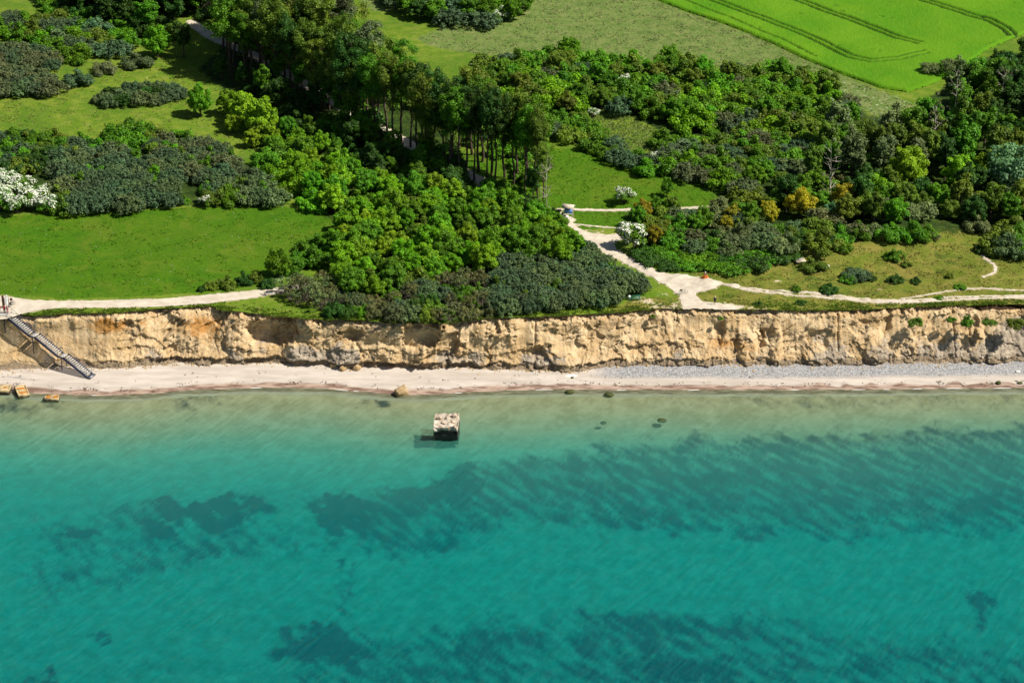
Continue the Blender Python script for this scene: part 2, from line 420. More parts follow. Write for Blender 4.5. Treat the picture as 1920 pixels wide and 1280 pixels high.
def mat_water():
    t = NT('sea_water'); p = t.pos()
    off = t.attr('offshore')
    wv = t.n('ShaderNodeTexWave'); wv.wave_type = 'BANDS'; wv.bands_direction = 'X'
    t.l(t.mapping(p, (1, 1, 1), (0, 0, R(-62))), wv.inputs['Vector'])
    # long ripple crests running obliquely to the shore
    st = t.mapping(p, (1.0, 0.13, 1), (0, 0, 0))
    rot = t.n('ShaderNodeMapping'); t.l(p, rot.inputs['Vector']); rot.inputs['Rotation'].default_value = (0, 0, R(32))
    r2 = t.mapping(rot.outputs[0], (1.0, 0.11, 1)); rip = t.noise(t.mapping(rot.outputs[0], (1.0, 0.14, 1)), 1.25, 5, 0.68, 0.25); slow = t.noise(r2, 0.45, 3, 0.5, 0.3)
    rot3 = t.n('ShaderNodeMapping'); t.l(p, rot3.inputs['Vector']); rot3.inputs['Rotation'].default_value = (0, 0, R(-48))
    rip2 = t.noise(t.mapping(rot3.outputs[0], (1.0, 0.3, 1)), 2.3, 4, 0.7)
    fine = t.noise(p, 4.5, 3, 0.7)
    big = t.noise(t.mapping(p, (0.6, 1, 1)), 0.045, 5, 0.6)
    shallow = (0.16, 0.25, 0.14); mid = (0.055, 0.34, 0.27); deep = (0.002, 0.150, 0.165)
    o2 = t.math('ADD', off, t.math('MULTIPLY', t.math('SUBTRACT', big, 0.5), 16.0))
    c = t.mix(t.rng(o2, 2, 26), shallow, mid)
    c = t.mix(t.rng(o2, 20, 52), c, (0.002, 0.235, 0.225))
    c = t.mix(t.rng(o2, 55, 110), c, deep)
    c = t.mix(t.math('MULTIPLY', t.rng(rip, 0.42, 0.66, 0, 0.6), t.rng(slow, 0.3, 0.6, 0.45, 1.0)), c, t.mix(0.6, c, t.mix(t.rng(off, 5, 35), (0.16, 0.44, 0.30), (0.010, 0.37, 0.31))))  # wave light painted in: lighter crest streaks mixed into the body colour
    hgt = t.math('ADD', t.math('MULTIPLY', rip, 1.0), t.math('ADD', t.math('MULTIPLY', rip2, 0.45), t.math('MULTIPLY', fine, 0.30)))
    nrm = t.bump(hgt, 1.0, 0.25)
    body = t.n('ShaderNodeBsdfDiffuse'); t.l(c, body.inputs[0]); t.l(t.bump(hgt, 1.0, 0.60), body.inputs['Normal'])
    tr = t.n('ShaderNodeBsdfTransparent')
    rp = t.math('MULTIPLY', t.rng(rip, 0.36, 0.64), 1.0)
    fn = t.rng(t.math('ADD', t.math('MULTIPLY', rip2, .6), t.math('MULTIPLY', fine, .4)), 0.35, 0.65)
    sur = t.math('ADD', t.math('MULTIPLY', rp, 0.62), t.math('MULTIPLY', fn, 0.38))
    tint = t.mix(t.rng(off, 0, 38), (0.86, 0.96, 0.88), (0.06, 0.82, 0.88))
    t.l(t.mix(sur, t.mix(0.20, tint, (0.0, 0.06, 0.09)), tint), tr.inputs[0])  # ripple shading painted into the tint, darker between crests
    m1 = t.n('ShaderNodeMixShader')
    t.l(t.rng(off, -1, 30, 0.80, 0.60), m1.inputs[0]); t.l(body.outputs[0], m1.inputs[1]); t.l(tr.outputs[0], m1.inputs[2])
    gl = t.n('ShaderNodeBsdfGlossy'); gl.inputs['Roughness'].default_value = 0.12; t.l(nrm, gl.inputs['Normal'])
    fr = t.n('ShaderNodeFresnel'); fr.inputs['IOR'].default_value = 1.33; t.l(nrm, fr.inputs['Normal'])
    m2 = t.n('ShaderNodeMixShader'); t.l(t.math('MULTIPLY', fr.outputs[0], t.math('ADD', 0.2, t.math('MULTIPLY', sur, 0.6))), m2.inputs[0]); t.l(m1.outputs[0], m2.inputs[1]); t.l(gl.outputs[0], m2.inputs[2])  # reflection scaled by the ripple noise, painting glints on the crests
    return t.done(m2.outputs[0])
def mat_leaf():
    t = NT('foliage'); oi = t.n('ShaderNodeObjectInfo')
    tint = t.attr('tint')
    c = t.mix(1.0, oi.outputs['Color'], t.mix(tint, (0.46, 0.52, 0.5), (1.65, 1.50, 1.2)), 'MULTIPLY')
    hs = t.n('ShaderNodeHueSaturation'); t.l(c, hs.inputs['Color'])
    t.l(t.math('ADD', 0.490, t.math('MULTIPLY', oi.outputs['Random'], 0.022)), hs.inputs['Hue'])
    t.l(t.math('ADD', 0.85, t.math('MULTIPLY', oi.outputs['Random'], 0.3)), hs.inputs['Value'])
    pb = t.pbr(hs.outputs[0], 0.55, None, 0.25)
    tl = t.n('ShaderNodeBsdfTranslucent'); t.l(hs.outputs[0], tl.inputs[0])
    m = t.n('ShaderNodeMixShader'); m.inputs[0].default_value = 0.28; t.l(pb, m.inputs[1]); t.l(tl.outputs[0], m.inputs[2])
    return t.done(m.outputs[0])
def mat_tuft(name, a, b):
    t = NT(name); tint = t.attr('tint')
    c = t.mix(tint, a, b)
    tl = t.n('ShaderNodeBsdfTranslucent'); t.l(c, tl.inputs[0])
    m = t.n('ShaderNodeMixShader'); m.inputs[0].default_value = 0.45; t.l(t.pbr(c, 0.8, None, 0.1), m.inputs[1]); t.l(tl.outputs[0], m.inputs[2])
    return t.done(m.outputs[0])
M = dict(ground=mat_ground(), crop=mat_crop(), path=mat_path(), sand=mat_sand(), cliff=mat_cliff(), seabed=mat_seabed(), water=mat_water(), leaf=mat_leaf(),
         bark=simple('dark_bark', (0.085, 0.06, 0.042), 0.9, 0.4, 2.0), palebark=simple('pale_bark', (0.42, 0.37, 0.30), 0.85, 0.3, 3.0), redbark=simple('brown_bark', (0.20, 0.11, 0.06), 0.9, 0.3, 2.0),
         twig=simple('bare_twigs', (0.18, 0.145, 0.105), 0.9, 0.4, 1.0), blossom=simple('white_blossom', (0.70, 0.71, 0.58), 0.8, 0.08, 3.0),
         steel=simple('galvanised_steel', (0.16, 0.17, 0.20), 0.45, 0.15, 4.0, 0.5, 0.6), blue=simple('dark_blue_paint', (0.025, 0.035, 0.085), 0.5, 0.2, 3.0, 0.4),
         tread=simple('pale_timber_treads', (0.48, 0.45, 0.40), 0.8, 0.15, 4.0), concrete=simple('weathered_concrete', (0.50, 0.40, 0.30), 0.9, 0.4, 1.6, 0.2, 0, 0.8),
         )

# ------------------------------------------------------------------ regions of the land (outlines on the plateau)
MEADOW_L = Pp([(-120, 405), (0, 405), (150, 402), (300, 392), (420, 388), (520, 386), (590, 396), (640, 405), (630, 470), (600, 480), (560, 500), (520, 528), (450, 540), (380, 548), (250, 556), (120, 560), (60, 555), (0, 551), (-120, 550)])
MEADOW_M = Pp([(860, 310), (880, 290), (1000, 278), (1130, 283), (1200, 310), (1330, 350), (1400, 385), (1300, 394), (1180, 430), (1080, 428), (1060, 400), (1020, 400), (960, 370), (900, 350)])
CROP = Pp([(1060, -75), (1225, -2), (1400, 62), (1560, 133), (1650, 166), (1700, 174), (1745, 160), (1790, 138), (1850, 95), (1930, 60), (2060, 20), (2100, -90)])
PALE = Pp([(780, 75), (830, 50), (960, 45), (1000, 0), (1060, -75), (1225, -2), (1400, 62), (1560, 133), (1650, 170), (1720, 200), (1640, 220), (1560, 170), (1480, 130), (1300, 125), (1050, 105), (930, 105), (820, 90)])
PALE2 = Pp([(560, -80), (1060, -80), (1000, 0), (960, 45), (700, 20)])
DUNE = Pp([(1290, 512), (1440, 500), (1560, 455), (1700, 440), (1760, 415), (1960, 440), (2300, 440), (2300, 582), (1920, 582), (1400, 590), (1100, 600), (1190, 560), (1280, 555), (1345, 535)])
FLOWER = Pp([(1560, 150), (1600, 155), (1660, 175), (1720, 195), (1660, 225), (1600, 195)])
FLOWER2 = Pp([(1330, 320), (1440, 290), (1480, 300), (1440, 330), (1350, 360), (1300, 340)])
U1 = Pp([(540, 300), (680, 320), (860, 345), (1000, 385), (1060, 430), (1185, 535), (1190, 562), (900, 584), (700, 584), (620, 560), (640, 500), (660, 450), (600, 400), (540, 330)])
U2 = Pp([(370, 130), (460, 40), (620, 80), (840, 220), (880, 330), (760, 335), (560, 280), (430, 180)])
U3 = Pp([(900, 130), (1300, 125), (1580, 180), (1640, 220), (1720, 200), (1830, 110), (1960, 90), (1960, 430), (1700, 440), (1500, 470), (1330, 512), (1200, 480), (1170, 400), (1380, 380), (1210, 310), (1050, 260), (1000, 230)])
U4 = Pp([(-60, 290), (280, 290), (540, 370), (540, 385), (330, 388), (-60, 400)])
LPATH_poly = Pp([(-160, 560), (0, 554), (60, 563), (110, 564), (110, 577), (60, 584), (10, 598), (-40, 606), (-160, 600)])
LPATH = Pp([(60, 573), (110, 571), (200, 570), (300, 568), (400, 560), (480, 551), (530, 543), (580, 534)])
LPATH_w = [2.2, 1.5, 1.6, 1.7, 1.9, 1.6, 1.2, 0.9]
RPOLY = Pp([(1055, 409), (1068, 413), (1082, 427), (1107, 437), (1140, 440), (1175, 438), (1172, 448), (1149, 455), (1157, 468), (1182, 483), (1230, 506), (1247, 512), (1301, 519), (1345, 526), (1351, 535), (1339, 542), (1307, 549), (1304, 554), (1318, 566), (1400, 575),
            (1380, 581), (1280, 580), (1277, 570), (1275, 555), (1257, 541), (1207, 512), (1160, 487), (1145, 482), (1107, 462), (1091, 447), (1070, 430)])
BR1 = Pp([(1050, 393), (1074, 393), (1182, 393), (1300, 390), (1400, 389)])
BR2 = Pp([(1070, 419), (1110, 424), (1170, 429)])
UPATH = Pp([(360, 42), (366, 47), (395, 68), (430, 84), (455, 94), (560, 150), (640, 200), (710, 240), (775, 275), (850, 312), (905, 342), (960, 370), (1030, 396), (1064, 412)])
CPATH1 = Pp([(1345, 531), (1411, 546), (1490, 554), (1599, 563.5), (1655, 567), (1730, 566), (1805, 561), (1925, 558), (2200, 556)])
CPATH2 = Pp([(1345, 528), (1411, 541), (1490, 548), (1599, 559), (1655, 563), (1730, 562), (1805, 556.5), (1925, 554), (2200, 552)])
CPATH3 = Pp([(1690, 560), (1722, 556), (1770, 547), (1816, 541), (1870, 542), (1925, 545)])
FPATH = Pp([(1841, 477), (1846, 483), (1854, 489), (1863, 495), (1867, 502), (1866, 510), (1858, 515), (1843, 519)])
TRAIL = Pp([(-60, 205), (0, 197), (60, 186), (150, 175), (230, 159), (300, 138)])
DTRAIL = Pp([(1480, 498), (1600, 497), (1720, 494), (1790, 503), (1820, 518), (1843, 519)])
def path_sd(x, y):
    d = sd_line(x, y, LPATH, LPATH_w)
    d = np.minimum(d, sd_poly(x, y, LPATH_poly))
    d = np.minimum(d, sd_poly(x, y, RPOLY))
    d = np.minimum(d, sd_line(x, y, BR1, 0.55)); d = np.minimum(d, sd_line(x, y, BR2, 0.25))
    d = np.minimum(d, sd_line(x, y, UPATH, 1.5))
    d = np.minimum(d, sd_line(x, y, CPATH1, 0.32)); d = np.minimum(d, sd_line(x, y, CPATH2, 0.3))
    d = np.minimum(d, sd_line(x, y, CPATH3, 0.2)); d = np.minimum(d, sd_line(x, y, FPATH, 0.28))
    return d

# ------------------------------------------------------------------ ground (plateau)
def nonuni(core_lo, core_hi, step, far):
    c = list(np.arange(core_lo, core_hi + 1e-6, step)); s = step; x = core_hi; up = []
    while x < far: s *= 1.35; x += s; up.append(x)
    s = step; x = core_lo; dn = []
    while x > -far: s *= 1.35; x -= s; dn.append(x)
    return np.array(dn[::-1] + c + up)
def grid_faces(nu, nv):
    i = np.arange(nu - 1)[:, None]; j = np.arange(nv - 1)[None, :]
    a = i * nv + j
    return np.stack([a, a + nv, a + nv + 1, a + 1], -1).reshape(-1, 4)
xs = nonuni(-140, 140, 0.65, 5000)
ss = [0.0]; st_ = 0.5
while ss[-1] < 215: ss.append(ss[-1] + st_); st_ = min(st_ * 1.003, 0.75)
while ss[-1] < 9000: ss.append(ss[-1] + st_); st_ *= 1.35
ss = np.array(ss)
XX, SS = np.meshgrid(xs, ss, indexing='ij')
YY = edge_y(XX) + SS
ZZ = gz(XX, YY)
nearm = (np.abs(XX) < 150) & (SS < 225)
def mask(f):
    out = np.full(XX.shape, 99.0); out[nearm] = f(XX[nearm], YY[nearm]); return out
def m01(sd, w=0.8): return np.clip(0.5 - sd / (2 * w), 0, 1)
psd = mask(path_sd)
farfield = (~nearm)
a_mown = np.maximum(m01(mask(lambda x, y: sd_poly(x, y, MEADOW_L))), m01(mask(lambda x, y: sd_poly(x, y, MEADOW_M))))
a_mown = np.maximum(a_mown, m01(mask(lambda x, y: sd_poly(x, y, CROP)) + 1.0)); a_mown[farfield] = 0.7
a_dune = m01(mask(lambda x, y: sd_poly(x, y, DUNE)), 2.5)
a_pale = np.maximum(m01(mask(lambda x, y: sd_poly(x, y, PALE)), 3), m01(mask(lambda x, y: sd_poly(x, y, PALE2)), 3))
CLR = Pp([(1097, 205), (1160, 205), (1240, 250), (1300, 300), (1240, 318), (1150, 262)])
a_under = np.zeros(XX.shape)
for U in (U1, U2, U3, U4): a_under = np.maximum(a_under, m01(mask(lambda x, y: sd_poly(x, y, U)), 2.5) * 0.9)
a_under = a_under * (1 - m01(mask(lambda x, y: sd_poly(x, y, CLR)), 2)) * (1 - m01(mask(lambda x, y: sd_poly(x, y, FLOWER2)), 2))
a_sandy = np.exp(-np.maximum(psd, 0) / 0.7) * 0.62
a_sandy = np.maximum(a_sandy, m01(mask(lambda x, y: sd_line(x, y, TRAIL, 0.25)), 0.9) * 0.62)
a_sandy = np.maximum(a_sandy, m01(mask(lambda x, y: sd_line(x, y, DTRAIL, 0.1)), 0.6) * 0.5)
a_sandy = np.maximum(a_sandy, m01(mask(lambda x, y: sd_line(x, y, Pp([(-60, 536), (140, 526), (330, 508), (500, 487), (575, 470)]), 0.12)), 0.5) * 0.42)
for (px, py, rr, am) in [(1215, 566, 3.0, .7), (1235, 573, 4.0, .62), (1330, 571, 3.0, .62), (1196, 559, 1.6, .8), (1270, 576, 4, .7), (1460, 527, 1.6, .62), (1560, 543, 1.0, .5), (1650, 543, 2.0, .55), (1360, 572, 4, .55), (1420, 576, 4, .5), (1240, 552, 3, .45), (1180, 440, 2, .3), (1120, 434, 3, .45)]:
    qx, qy, _ = P(px, py)
    a_sandy = np.maximum(a_sandy, am * np.exp(-((XX - qx) / rr) ** 2 - ((YY - qy) / (rr * 0.55)) ** 2))
a_flow = np.maximum(m01(mask(lambda x, y: sd_poly(x, y, FLOWER)), 4), m01(mask(lambda x, y: sd_poly(x, y, FLOWER2)), 3))
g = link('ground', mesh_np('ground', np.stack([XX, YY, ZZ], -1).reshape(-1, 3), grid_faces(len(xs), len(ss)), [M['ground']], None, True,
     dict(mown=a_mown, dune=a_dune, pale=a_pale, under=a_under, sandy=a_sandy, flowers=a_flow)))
tag(g, kind='structure')

# ------------------------------------------------------------------ sheets laid on the ground
def sheet(name, sdf, x0, x1, y0, y1, cell, zf, mat, attrs=None, ragged=0.3, smooth=True, chunk=None):
    gx = np.arange(x0, x1, cell); gy = np.arange(y0, y1, cell)
    # coarse rejection by blocks
    V = []; F = []; n = 0
    B = 40
    for i0 in range(0, len(gx) - 1, B):
        for j0 in range(0, len(gy) - 1, B):
            xi = gx[i0:i0 + B + 1]; yj = gy[j0:j0 + B + 1]
            cxm = (xi[0] + xi[-1]) / 2; cym = (yj[0] + yj[-1]) / 2; rad = math.hypot(xi[-1] - xi[0], yj[-1] - yj[0]) / 2 + 1
            if sdf(np.array([cxm]), np.array([cym]))[0] > rad: continue
            X, Y = np.meshgrid(xi, yj, indexing='ij')
            s = sdf(X, Y) + ragged * fbm(X / 1.3, Y / 1.3, 3, 88)
            keepv = s < cell * 0.75
            gxs, gys = np.gradient(s, cell)
            gl = gxs ** 2 + gys ** 2 + 1e-3
            sh = np.where((s > 0) & keepv, -s, 0)
            sh = np.clip(sh, -cell * 0.75, 0)
            X2 = X + sh * gxs / np.sqrt(gl); Y2 = Y + sh * gys / np.sqrt(gl)
            k = keepv[:-1, :-1] & keepv[1:, :-1] & keepv[1:, 1:] & keepv[:-1, 1:]
            if not k.any(): continue
            f = grid_faces(len(xi), len(yj)).reshape(len(xi) - 1, len(yj) - 1, 4)[k]
            V.append(np.stack([X2, Y2], -1).reshape(-1, 2)); F.append(f + n); n += X.size
    V = np.concatenate(V); F = np.concatenate(F)
    used = np.unique(F); re = np.zeros(len(V), np.int32); re[used] = np.arange(len(used))
    V = V[used]; F = re[F]
    z = zf(V[:, 0], V[:, 1])
    at = {k: fn(V[:, 0], V[:, 1]) for k, fn in (attrs or {}).items()}
    return link(name, mesh_np(name, np.column_stack([V, z]), F, [mat], None, smooth, at))
pth = sheet('path', path_sd, -120, 125, 378, 600, 0.22, lambda x, y: gz(x, y) + 0.05 + 0.02 * np.clip(-path_sd(x, y), 0, 1), M['path'], None, 0.5)
tag(pth, kind='structure')
# crop field, knee-high, with wheel ruts pressed into it
def off_line(pts, d):
    t = np.gradient(pts, axis=0); t /= np.linalg.norm(t, axis=1)[:, None]
    return pts + np.stack([-t[:, 1], t[:, 0]], 1) * d
RUTS = []
for pl, w, dbl in [([(1230, -32), (1337, 3), (1414, 32), (1498, 64), (1549, 87), (1592, 109), (1633, 118), (1683, 113), (1735, 101)], 0.26, 1),
                   ([(1200, -28), (1293, 7), (1347, 29), (1408, 54), (1468, 78), (1529, 110)], 0.12, 0),
                   ([(1380, -35), (1488, 0), (1566, 30), (1633, 54), (1683, 74), (1723, 84)], 0.32, 1),
                   ([(1600, -45), (1717, 0), (1784, 20), (1851, 40), (1885, 57), (1898, 70)], 0.34, 1)]:
    q = Pp(pl)
    if dbl: RUTS += [(off_line(q, 0.95), w), (off_line(q, -0.95), w)]
    else: RUTS.append((q, w))
def rut_d(x, y):
    d = np.full(np.shape(x), 9.0)
    for q, w in RUTS: d = np.minimum(d, sd_line(x, y, q, w))
    return d + 0.30 * fbm(np.asarray(x) / 1.1, np.asarray(y) / 1.1, 2, 43) + 0.02
def lodge(x, y):
    return sst(0.30, 0.42, fbm(x / 3.2, y / 2.2, 3, 61)) * sst(0.0, 0.2, fbm(x / 18, y / 14, 2, 62) - 0.02)
crop_sd = lambda x, y: sd_poly(x, y, CROP)
def crop_z(x, y):
    r = 1 - sst(-0.05, 0.30, rut_d(x, y))
    ins = sst(0, 0.5, -sd_poly(x, y, CROP))
    return gz(x, y) + 0.04 + ins * (0.62 + 0.10 * fbm(x / 1.2, y / 1.2, 3, 51)) * (1 - 0.92 * r) * (1 - 0.45 * lodge(x, y))
crop = sheet('crop_field', crop_sd, 5, 160, 480, 640, 0.36, crop_z, M['crop'], dict(rut=lambda x, y: (1 - sst(-0.05, 0.25, rut_d(x, y))) * 0.95 + 0.5 * lodge(x, y)), 0.4)
tag(crop, 'bright green cereal crop field with curving wheel ruts beyond the rough grass', 'crop field', kind='stuff')

# ------------------------------------------------------------------ cliff
cx_ = nonuni(-110, 110, 0.15, 4500)
NV = 92
vv = np.linspace(0, 1, NV)
CX, CV = np.meshgrid(cx_, vv, indexing='ij')
EY = edge_y(CX); TY = toe_y(CX); EZ = gz(CX, EY)
pxc = CX * (960 / (TF * 428.0)) + 960      # rough picture column, used to lay out named features
hollow = np.zeros(CX.shape); rise = np.zeros(CX.shape)
# hollows eaten into the face: (column, v, half width m, half height v, depth m)
for (c, v, w, h, d) in [(405, .08, 1.8, .25, 1.6), (505, .35, 5.2, .36, 2.0), (655, .33, 2.3, .16, 1.6), (790, .30, 4.2, .30, 1.5), (838, .55, 2.2, .36, 2.0), (930, .22, 0.8, .14, 1.0),
                        (1352, .42, 1.3, .28, 1.5), (1012, .62, 1.8, .16, 1.1), (1430, .62, 1.2, .18, 1.8), (1667, .35, 1.6, .2, 1.0), (1835, .45, 1.0, .3, 1.1), (60, .3, 3.0, .25, .9), (300, .2, 3.0, .12, 0.8), (1620, .35, 2.0, .2, .8), (1180, .75, 3, .15, .9), (225, .35, 3, .2, .8)]:
    wx = (c - 960) / (960 / (TF * 428.0))
    dd = ((CX - wx + (.5 + .3 * w) * fbm(CV * 5, CX / 2, 3, 71) + (CV - v) * 2.2) / w) ** 2 + ((CV - v + 0.16 * fbm(CX / 1.9, CV * 5, 3, 72)) / h) ** 2
    dirf = .55 + .45 * sst(-1, .6, (CX - wx) / w)      # steep on the sunward side, running out on the other
    hollow += d * (1.0 if w >= 4 else .55) * dirf * (1 - sst(0.45 if w < 4 else .55, 1.0, dd))
for (c, v, w, h, d) in [(645, .75, 3.2, .3, 1.4), (560, .75, 3.5, .22, 1.3), (725, .72, 2.6, .22, 1.0), (1060, .8, 2.4, .2, 1.2), (1405, .7, 2.0, .35, 1.5), (1460, .6, 1.3, .4, 1.4), (1530, .75, 2.2, .25, 1.1), (1650, .72, 2.5, .3, 1.4), (1720, .8, 2.0, .25, 1.0), (1880, .7, 3, .35, 1.2),
                        (350, .5, 2.5, .5, .9), (180, .8, 3, .2, .8), (900, .5, 2, .5, .7), (1240, .4, 2.5, .5, .7), (1845, .6, 1.4, .4, 1.0), (440, .5, 2.2, .5, 1.0)]:
    wx = (c - 960) / (960 / (TF * 428.0))
    dd = ((CX - wx) / w) ** 2 + ((CV - v + 0.06 * fbm(CX / 1.5, CV * 6, 2, 74)) / h) ** 2
    rise += d * np.clip(1 - dd, 0, 1) ** 0.7
qx = CX + 1.4 * fbm(CX / 4, CV * 3, 2, 81); qv = CV * 9 + 1.2 * fbm(CX / 5, CV * 2.5, 2, 82)
# a lip where the upper sand has slumped over the clay
lipline = 0.62 + 0.22 * fbm(CX / 7, CX * 0, 3, 91) + 0.05 * fbm(CX / 1.2, CX * 0, 2, 92)
lip = sst(-0.10, -0.004, CV - lipline) - sst(-0.004, 0.03, CV - lipline)
lip2line = 0.84 + 0.10 * fbm(CX / 3.5, CX * 0, 3, 94)
lip2 = sst(-0.07, -0.004, CV - lip2line) - sst(-0.004, 0.02, CV - lip2line)
lipmask = sst(-0.1, 0.2, fbm(CX / 11, CX * 0 + 4, 2, 95))
D = 2.1 * fbm(qx / 10, qv / 7, 3, 101) + 0.36 * ridged(qx / 4.2, qv / 4.5, 4, 102) * (0.22 + 0.78 * sst(0.3, 0.65, CV)) + (0.10 + 0.2 * sst(.4, .7, CV)) * fbm(qx / 0.9, qv / 0.9, 3, 103) + (0.04 + .1 * sst(.4, .7, CV)) * ridged(qx / 0.5, qv / 0.7, 2, 104)
gul = ridged(CX / 1.1 + 0.4 * CV, CV * 0.7, 2, 105)
for (sx_s, sv_s, am_, sd_n) in [(7.0, 2.6, .55, 401), (4.0, 4.0, .38, 402), (9.0, 1.8, .5, 403), (2.4, 6.0, .22, 404)]:
    nn_ = fbm(CX / sx_s + .5 * CV, CV * sv_s + .12 * CX, 4, sd_n); gt_ = sst(-.05, .2, fbm(CX / 6, CV * 2, 2, sd_n + 50))
    D += 1.15 * am_ * gt_ * (sst(-.015, .015, nn_) * np.exp(-np.maximum(nn_, 0) * 3.5) - .5 * np.exp(-(nn_ / .02) ** 2))
D += 0.14 * gul * sst(0.1, 0.4, CV)
D += 0.55 * lip * lipmask + 0.7 * lip2 * (1 - 0.6 * lipmask) * (1 - .75 * sst(30, 45, CX))
D -= 0.35 * (1 - .7 * sst(30, 45, CX)) * sst(lip2line + 0.0, lip2line + 0.05, CV) * (1 - sst(0.95, 1.0, CV))
D += rise - hollow * 1.7
# rubble blocks near the foot
ux_ = CX + 0.5 * fbm(CX / 1.2, CV * 7, 2, 171); uv_ = CV * 11 + 0.6 * fbm(CX / 1.3, CV * 6, 2, 172)
_, eA, vA = cell(ux_ / 2.1 + .3 * uv_ / 3, uv_ / 2.4, 5); _, eB, vB = cell(ux_ / 0.8, uv_ / 0.95 + .2 * ux_, 6); _, eC, vC = cell(ux_ / 3.6, uv_ / 4.5 - .1 * ux_, 8)
rough = np.clip(sst(0.38, 0.7, CV + 0.35 * fbm(CX / 6, CV * 2, 2, 174)), 0, 1)
rough2 = np.clip(rough + 0.25 + 0.5 * sst(0, .3, fbm(CX / 9, CV * 3, 2, 175)), 0, 1)
rpt = sst(-.1, .25, fbm(CX / 8, CX * 0 + 11, 3, 461))
D += (1.1 * vC - .5) * (0.30 + 0.5 * rough) + (0.42 * vA - .2) * rough * rpt + (0.24 * vB - .12) * rough * rpt
D -= 0.25 * (1 - sst(0, .10, eA)) * rough + 0.10 * (1 - sst(0, .12, eB)) * rough
blocks = np.floor(3 * fbm(qx / 0.9, qv / 1.1, 2, 106)) / 3
D += 0.38 * blocks * sst(0.5, 0.75, CV) * sst(0, .2, fbm(CX / 9, CX * 0 + 9, 2, 107) + 0.05)
# thin vertical cracks
for (c, v0, v1, wob) in [(1003, .1, .95, .2), (1577, .08, .75, .15), (1273, 0, .25, .1), (1800, .3, .85, .6), (1830, .3, .7, .5), (418, 0, .2, .2), (1210, .35, .5, .4), (860, .1, .4, .3)]:
    wx = (c - 960) / (960 / (TF * 428.0))
    D -= 0.6 * np.exp(-((CX - wx - wob * fbm(CV * 4, CV * 0, 2, c)) / 0.16) ** 2) * (CV > v0) * (CV < v1)
envl = sst(0, 0.06, CV) * (1 - sst(0.95, 1.0, CV))
D -= 0.5 * sst(.12, .3, fbm(CX / .7, CV * 14, 3, 411)) * (CV > .02) * (1 - sst(.10, .2, CV))
D *= np.where(CX < -60, 0.35 + 0.65 * sst(-80, -70, CX), 1)
D -= 0.9 * (1 - sst(-84, -74, CX)) * sst(.1, .4, CV)
D *= envl
# turf overhang at the very top
soil_shade_w = 0.055 + 0.055 * fbm(CX / 2.2, CX * 0, 3, 111) + 0.03 * sst(.1, .4, fbm(CX / 12, CX * 0 + 2, 2, 112))
over = (1 - sst(0.0, 1.0, CV / np.maximum(soil_shade_w, .01)))
fv = np.where(CV < 0.6, 0.42 * CV / 0.6, 0.42 + 0.58 * (CV - 0.6) / 0.4)
fv = fv * 0.7 + 0.3 * CV
undercut = 0.95 * np.exp(-((CV - soil_shade_w * 1.1) / 0.035) ** 2) * (0.6 + 0.8 * sst(-.1, .3, fbm(CX / 2.6, CX * 0 + 6, 3, 113)))
PY_ = EY + (TY - EY) * fv - D * 0.86 + undercut
PZ_ = EZ + (ZTOE - 0.25 - EZ) * CV + D * 0.35 * (1 - CV)
PX_ = CX + 0.25 * fbm(CX / 1.0, CV * 8, 3, 120) * envl
hol = np.clip(hollow, 0, 2)
clay = sst(0.45, 0.85, CV + 0.35 * fbm(CX / 6, CV * 3, 3, 131)) * 0.75 + 0.75 * sst(86, 96, CX) * sst(.1, .3, CV) + 0.25 * hol * sst(.4, .7, CV) + 0.35 * sst(.25, .4, rise) * (CX < 10)
pch_ = sst(-.15, .35, fbm(CX / 9, CX * 0 + 3, 3, 451)) + np.exp(-((CX + 38) / 7) ** 2) + np.exp(-((CX + 12) / 6) ** 2) + .8 * np.exp(-((CX - 18) / 12) ** 2) + sst(78, 92, CX)
clay = np.clip(clay * np.clip(pch_, 0, 1.1), 0, 1) * (0.25 + 0.75 * sst(-.35, .1, fbm(CX / 14, CX * 0 + 1, 2, 133))) * 1.0 + 0.30 * sst(40, 60, CX) * sst(.15, .5, CV)
ochre = 0.75 * np.exp(-((CX + 58) / 6) ** 2 - ((CV - .35) / .3) ** 2) + 0.75 * np.exp(-((CX + 75) / 7) ** 2 - ((CV - .25) / .2) ** 2) + .6 * np.exp(-((CX - 42) / 5) ** 2 - ((CV - .65) / .3) ** 2) + .55 * np.exp(-((CX + 31) / 2.2) ** 2 - ((CV - .75) / .25) ** 2) + .5 * np.exp(-((CX - 81) / 1.6) ** 2 - ((CV - .4) / .3) ** 2) + .35 * sst(0, .4, fbm(CX / 8, CV * 2, 2, 135)) 
soil = np.clip(1.15 - CV / np.maximum(soil_shade_w * 1.25, .01), 0, 1)  # topsoil band, widened to paint in the edge shadow
soil = np.maximum(soil, 0.75 * np.exp(-((CX - 92) / 9) ** 2) * (CV < 0.10))
foot = sst(lip2line - 0.0, lip2line + 0.08, CV) * 0.9
cl = link('cliff', mesh_np('cliff', np.stack([PX_, PY_, PZ_], -1).reshape(-1, 3), grid_faces(len(cx_), NV), [M['cliff']], None, False, dict(clay=clay, ochre=ochre, soil=soil, foot=foot, tone_a=np.clip(vA, 0, 1) * rough2 * 0.8 + 0.5 * sst(.1, .5, fbm(CX / 5, CV * 4, 3, 181)))))
tag(cl, kind='structure')

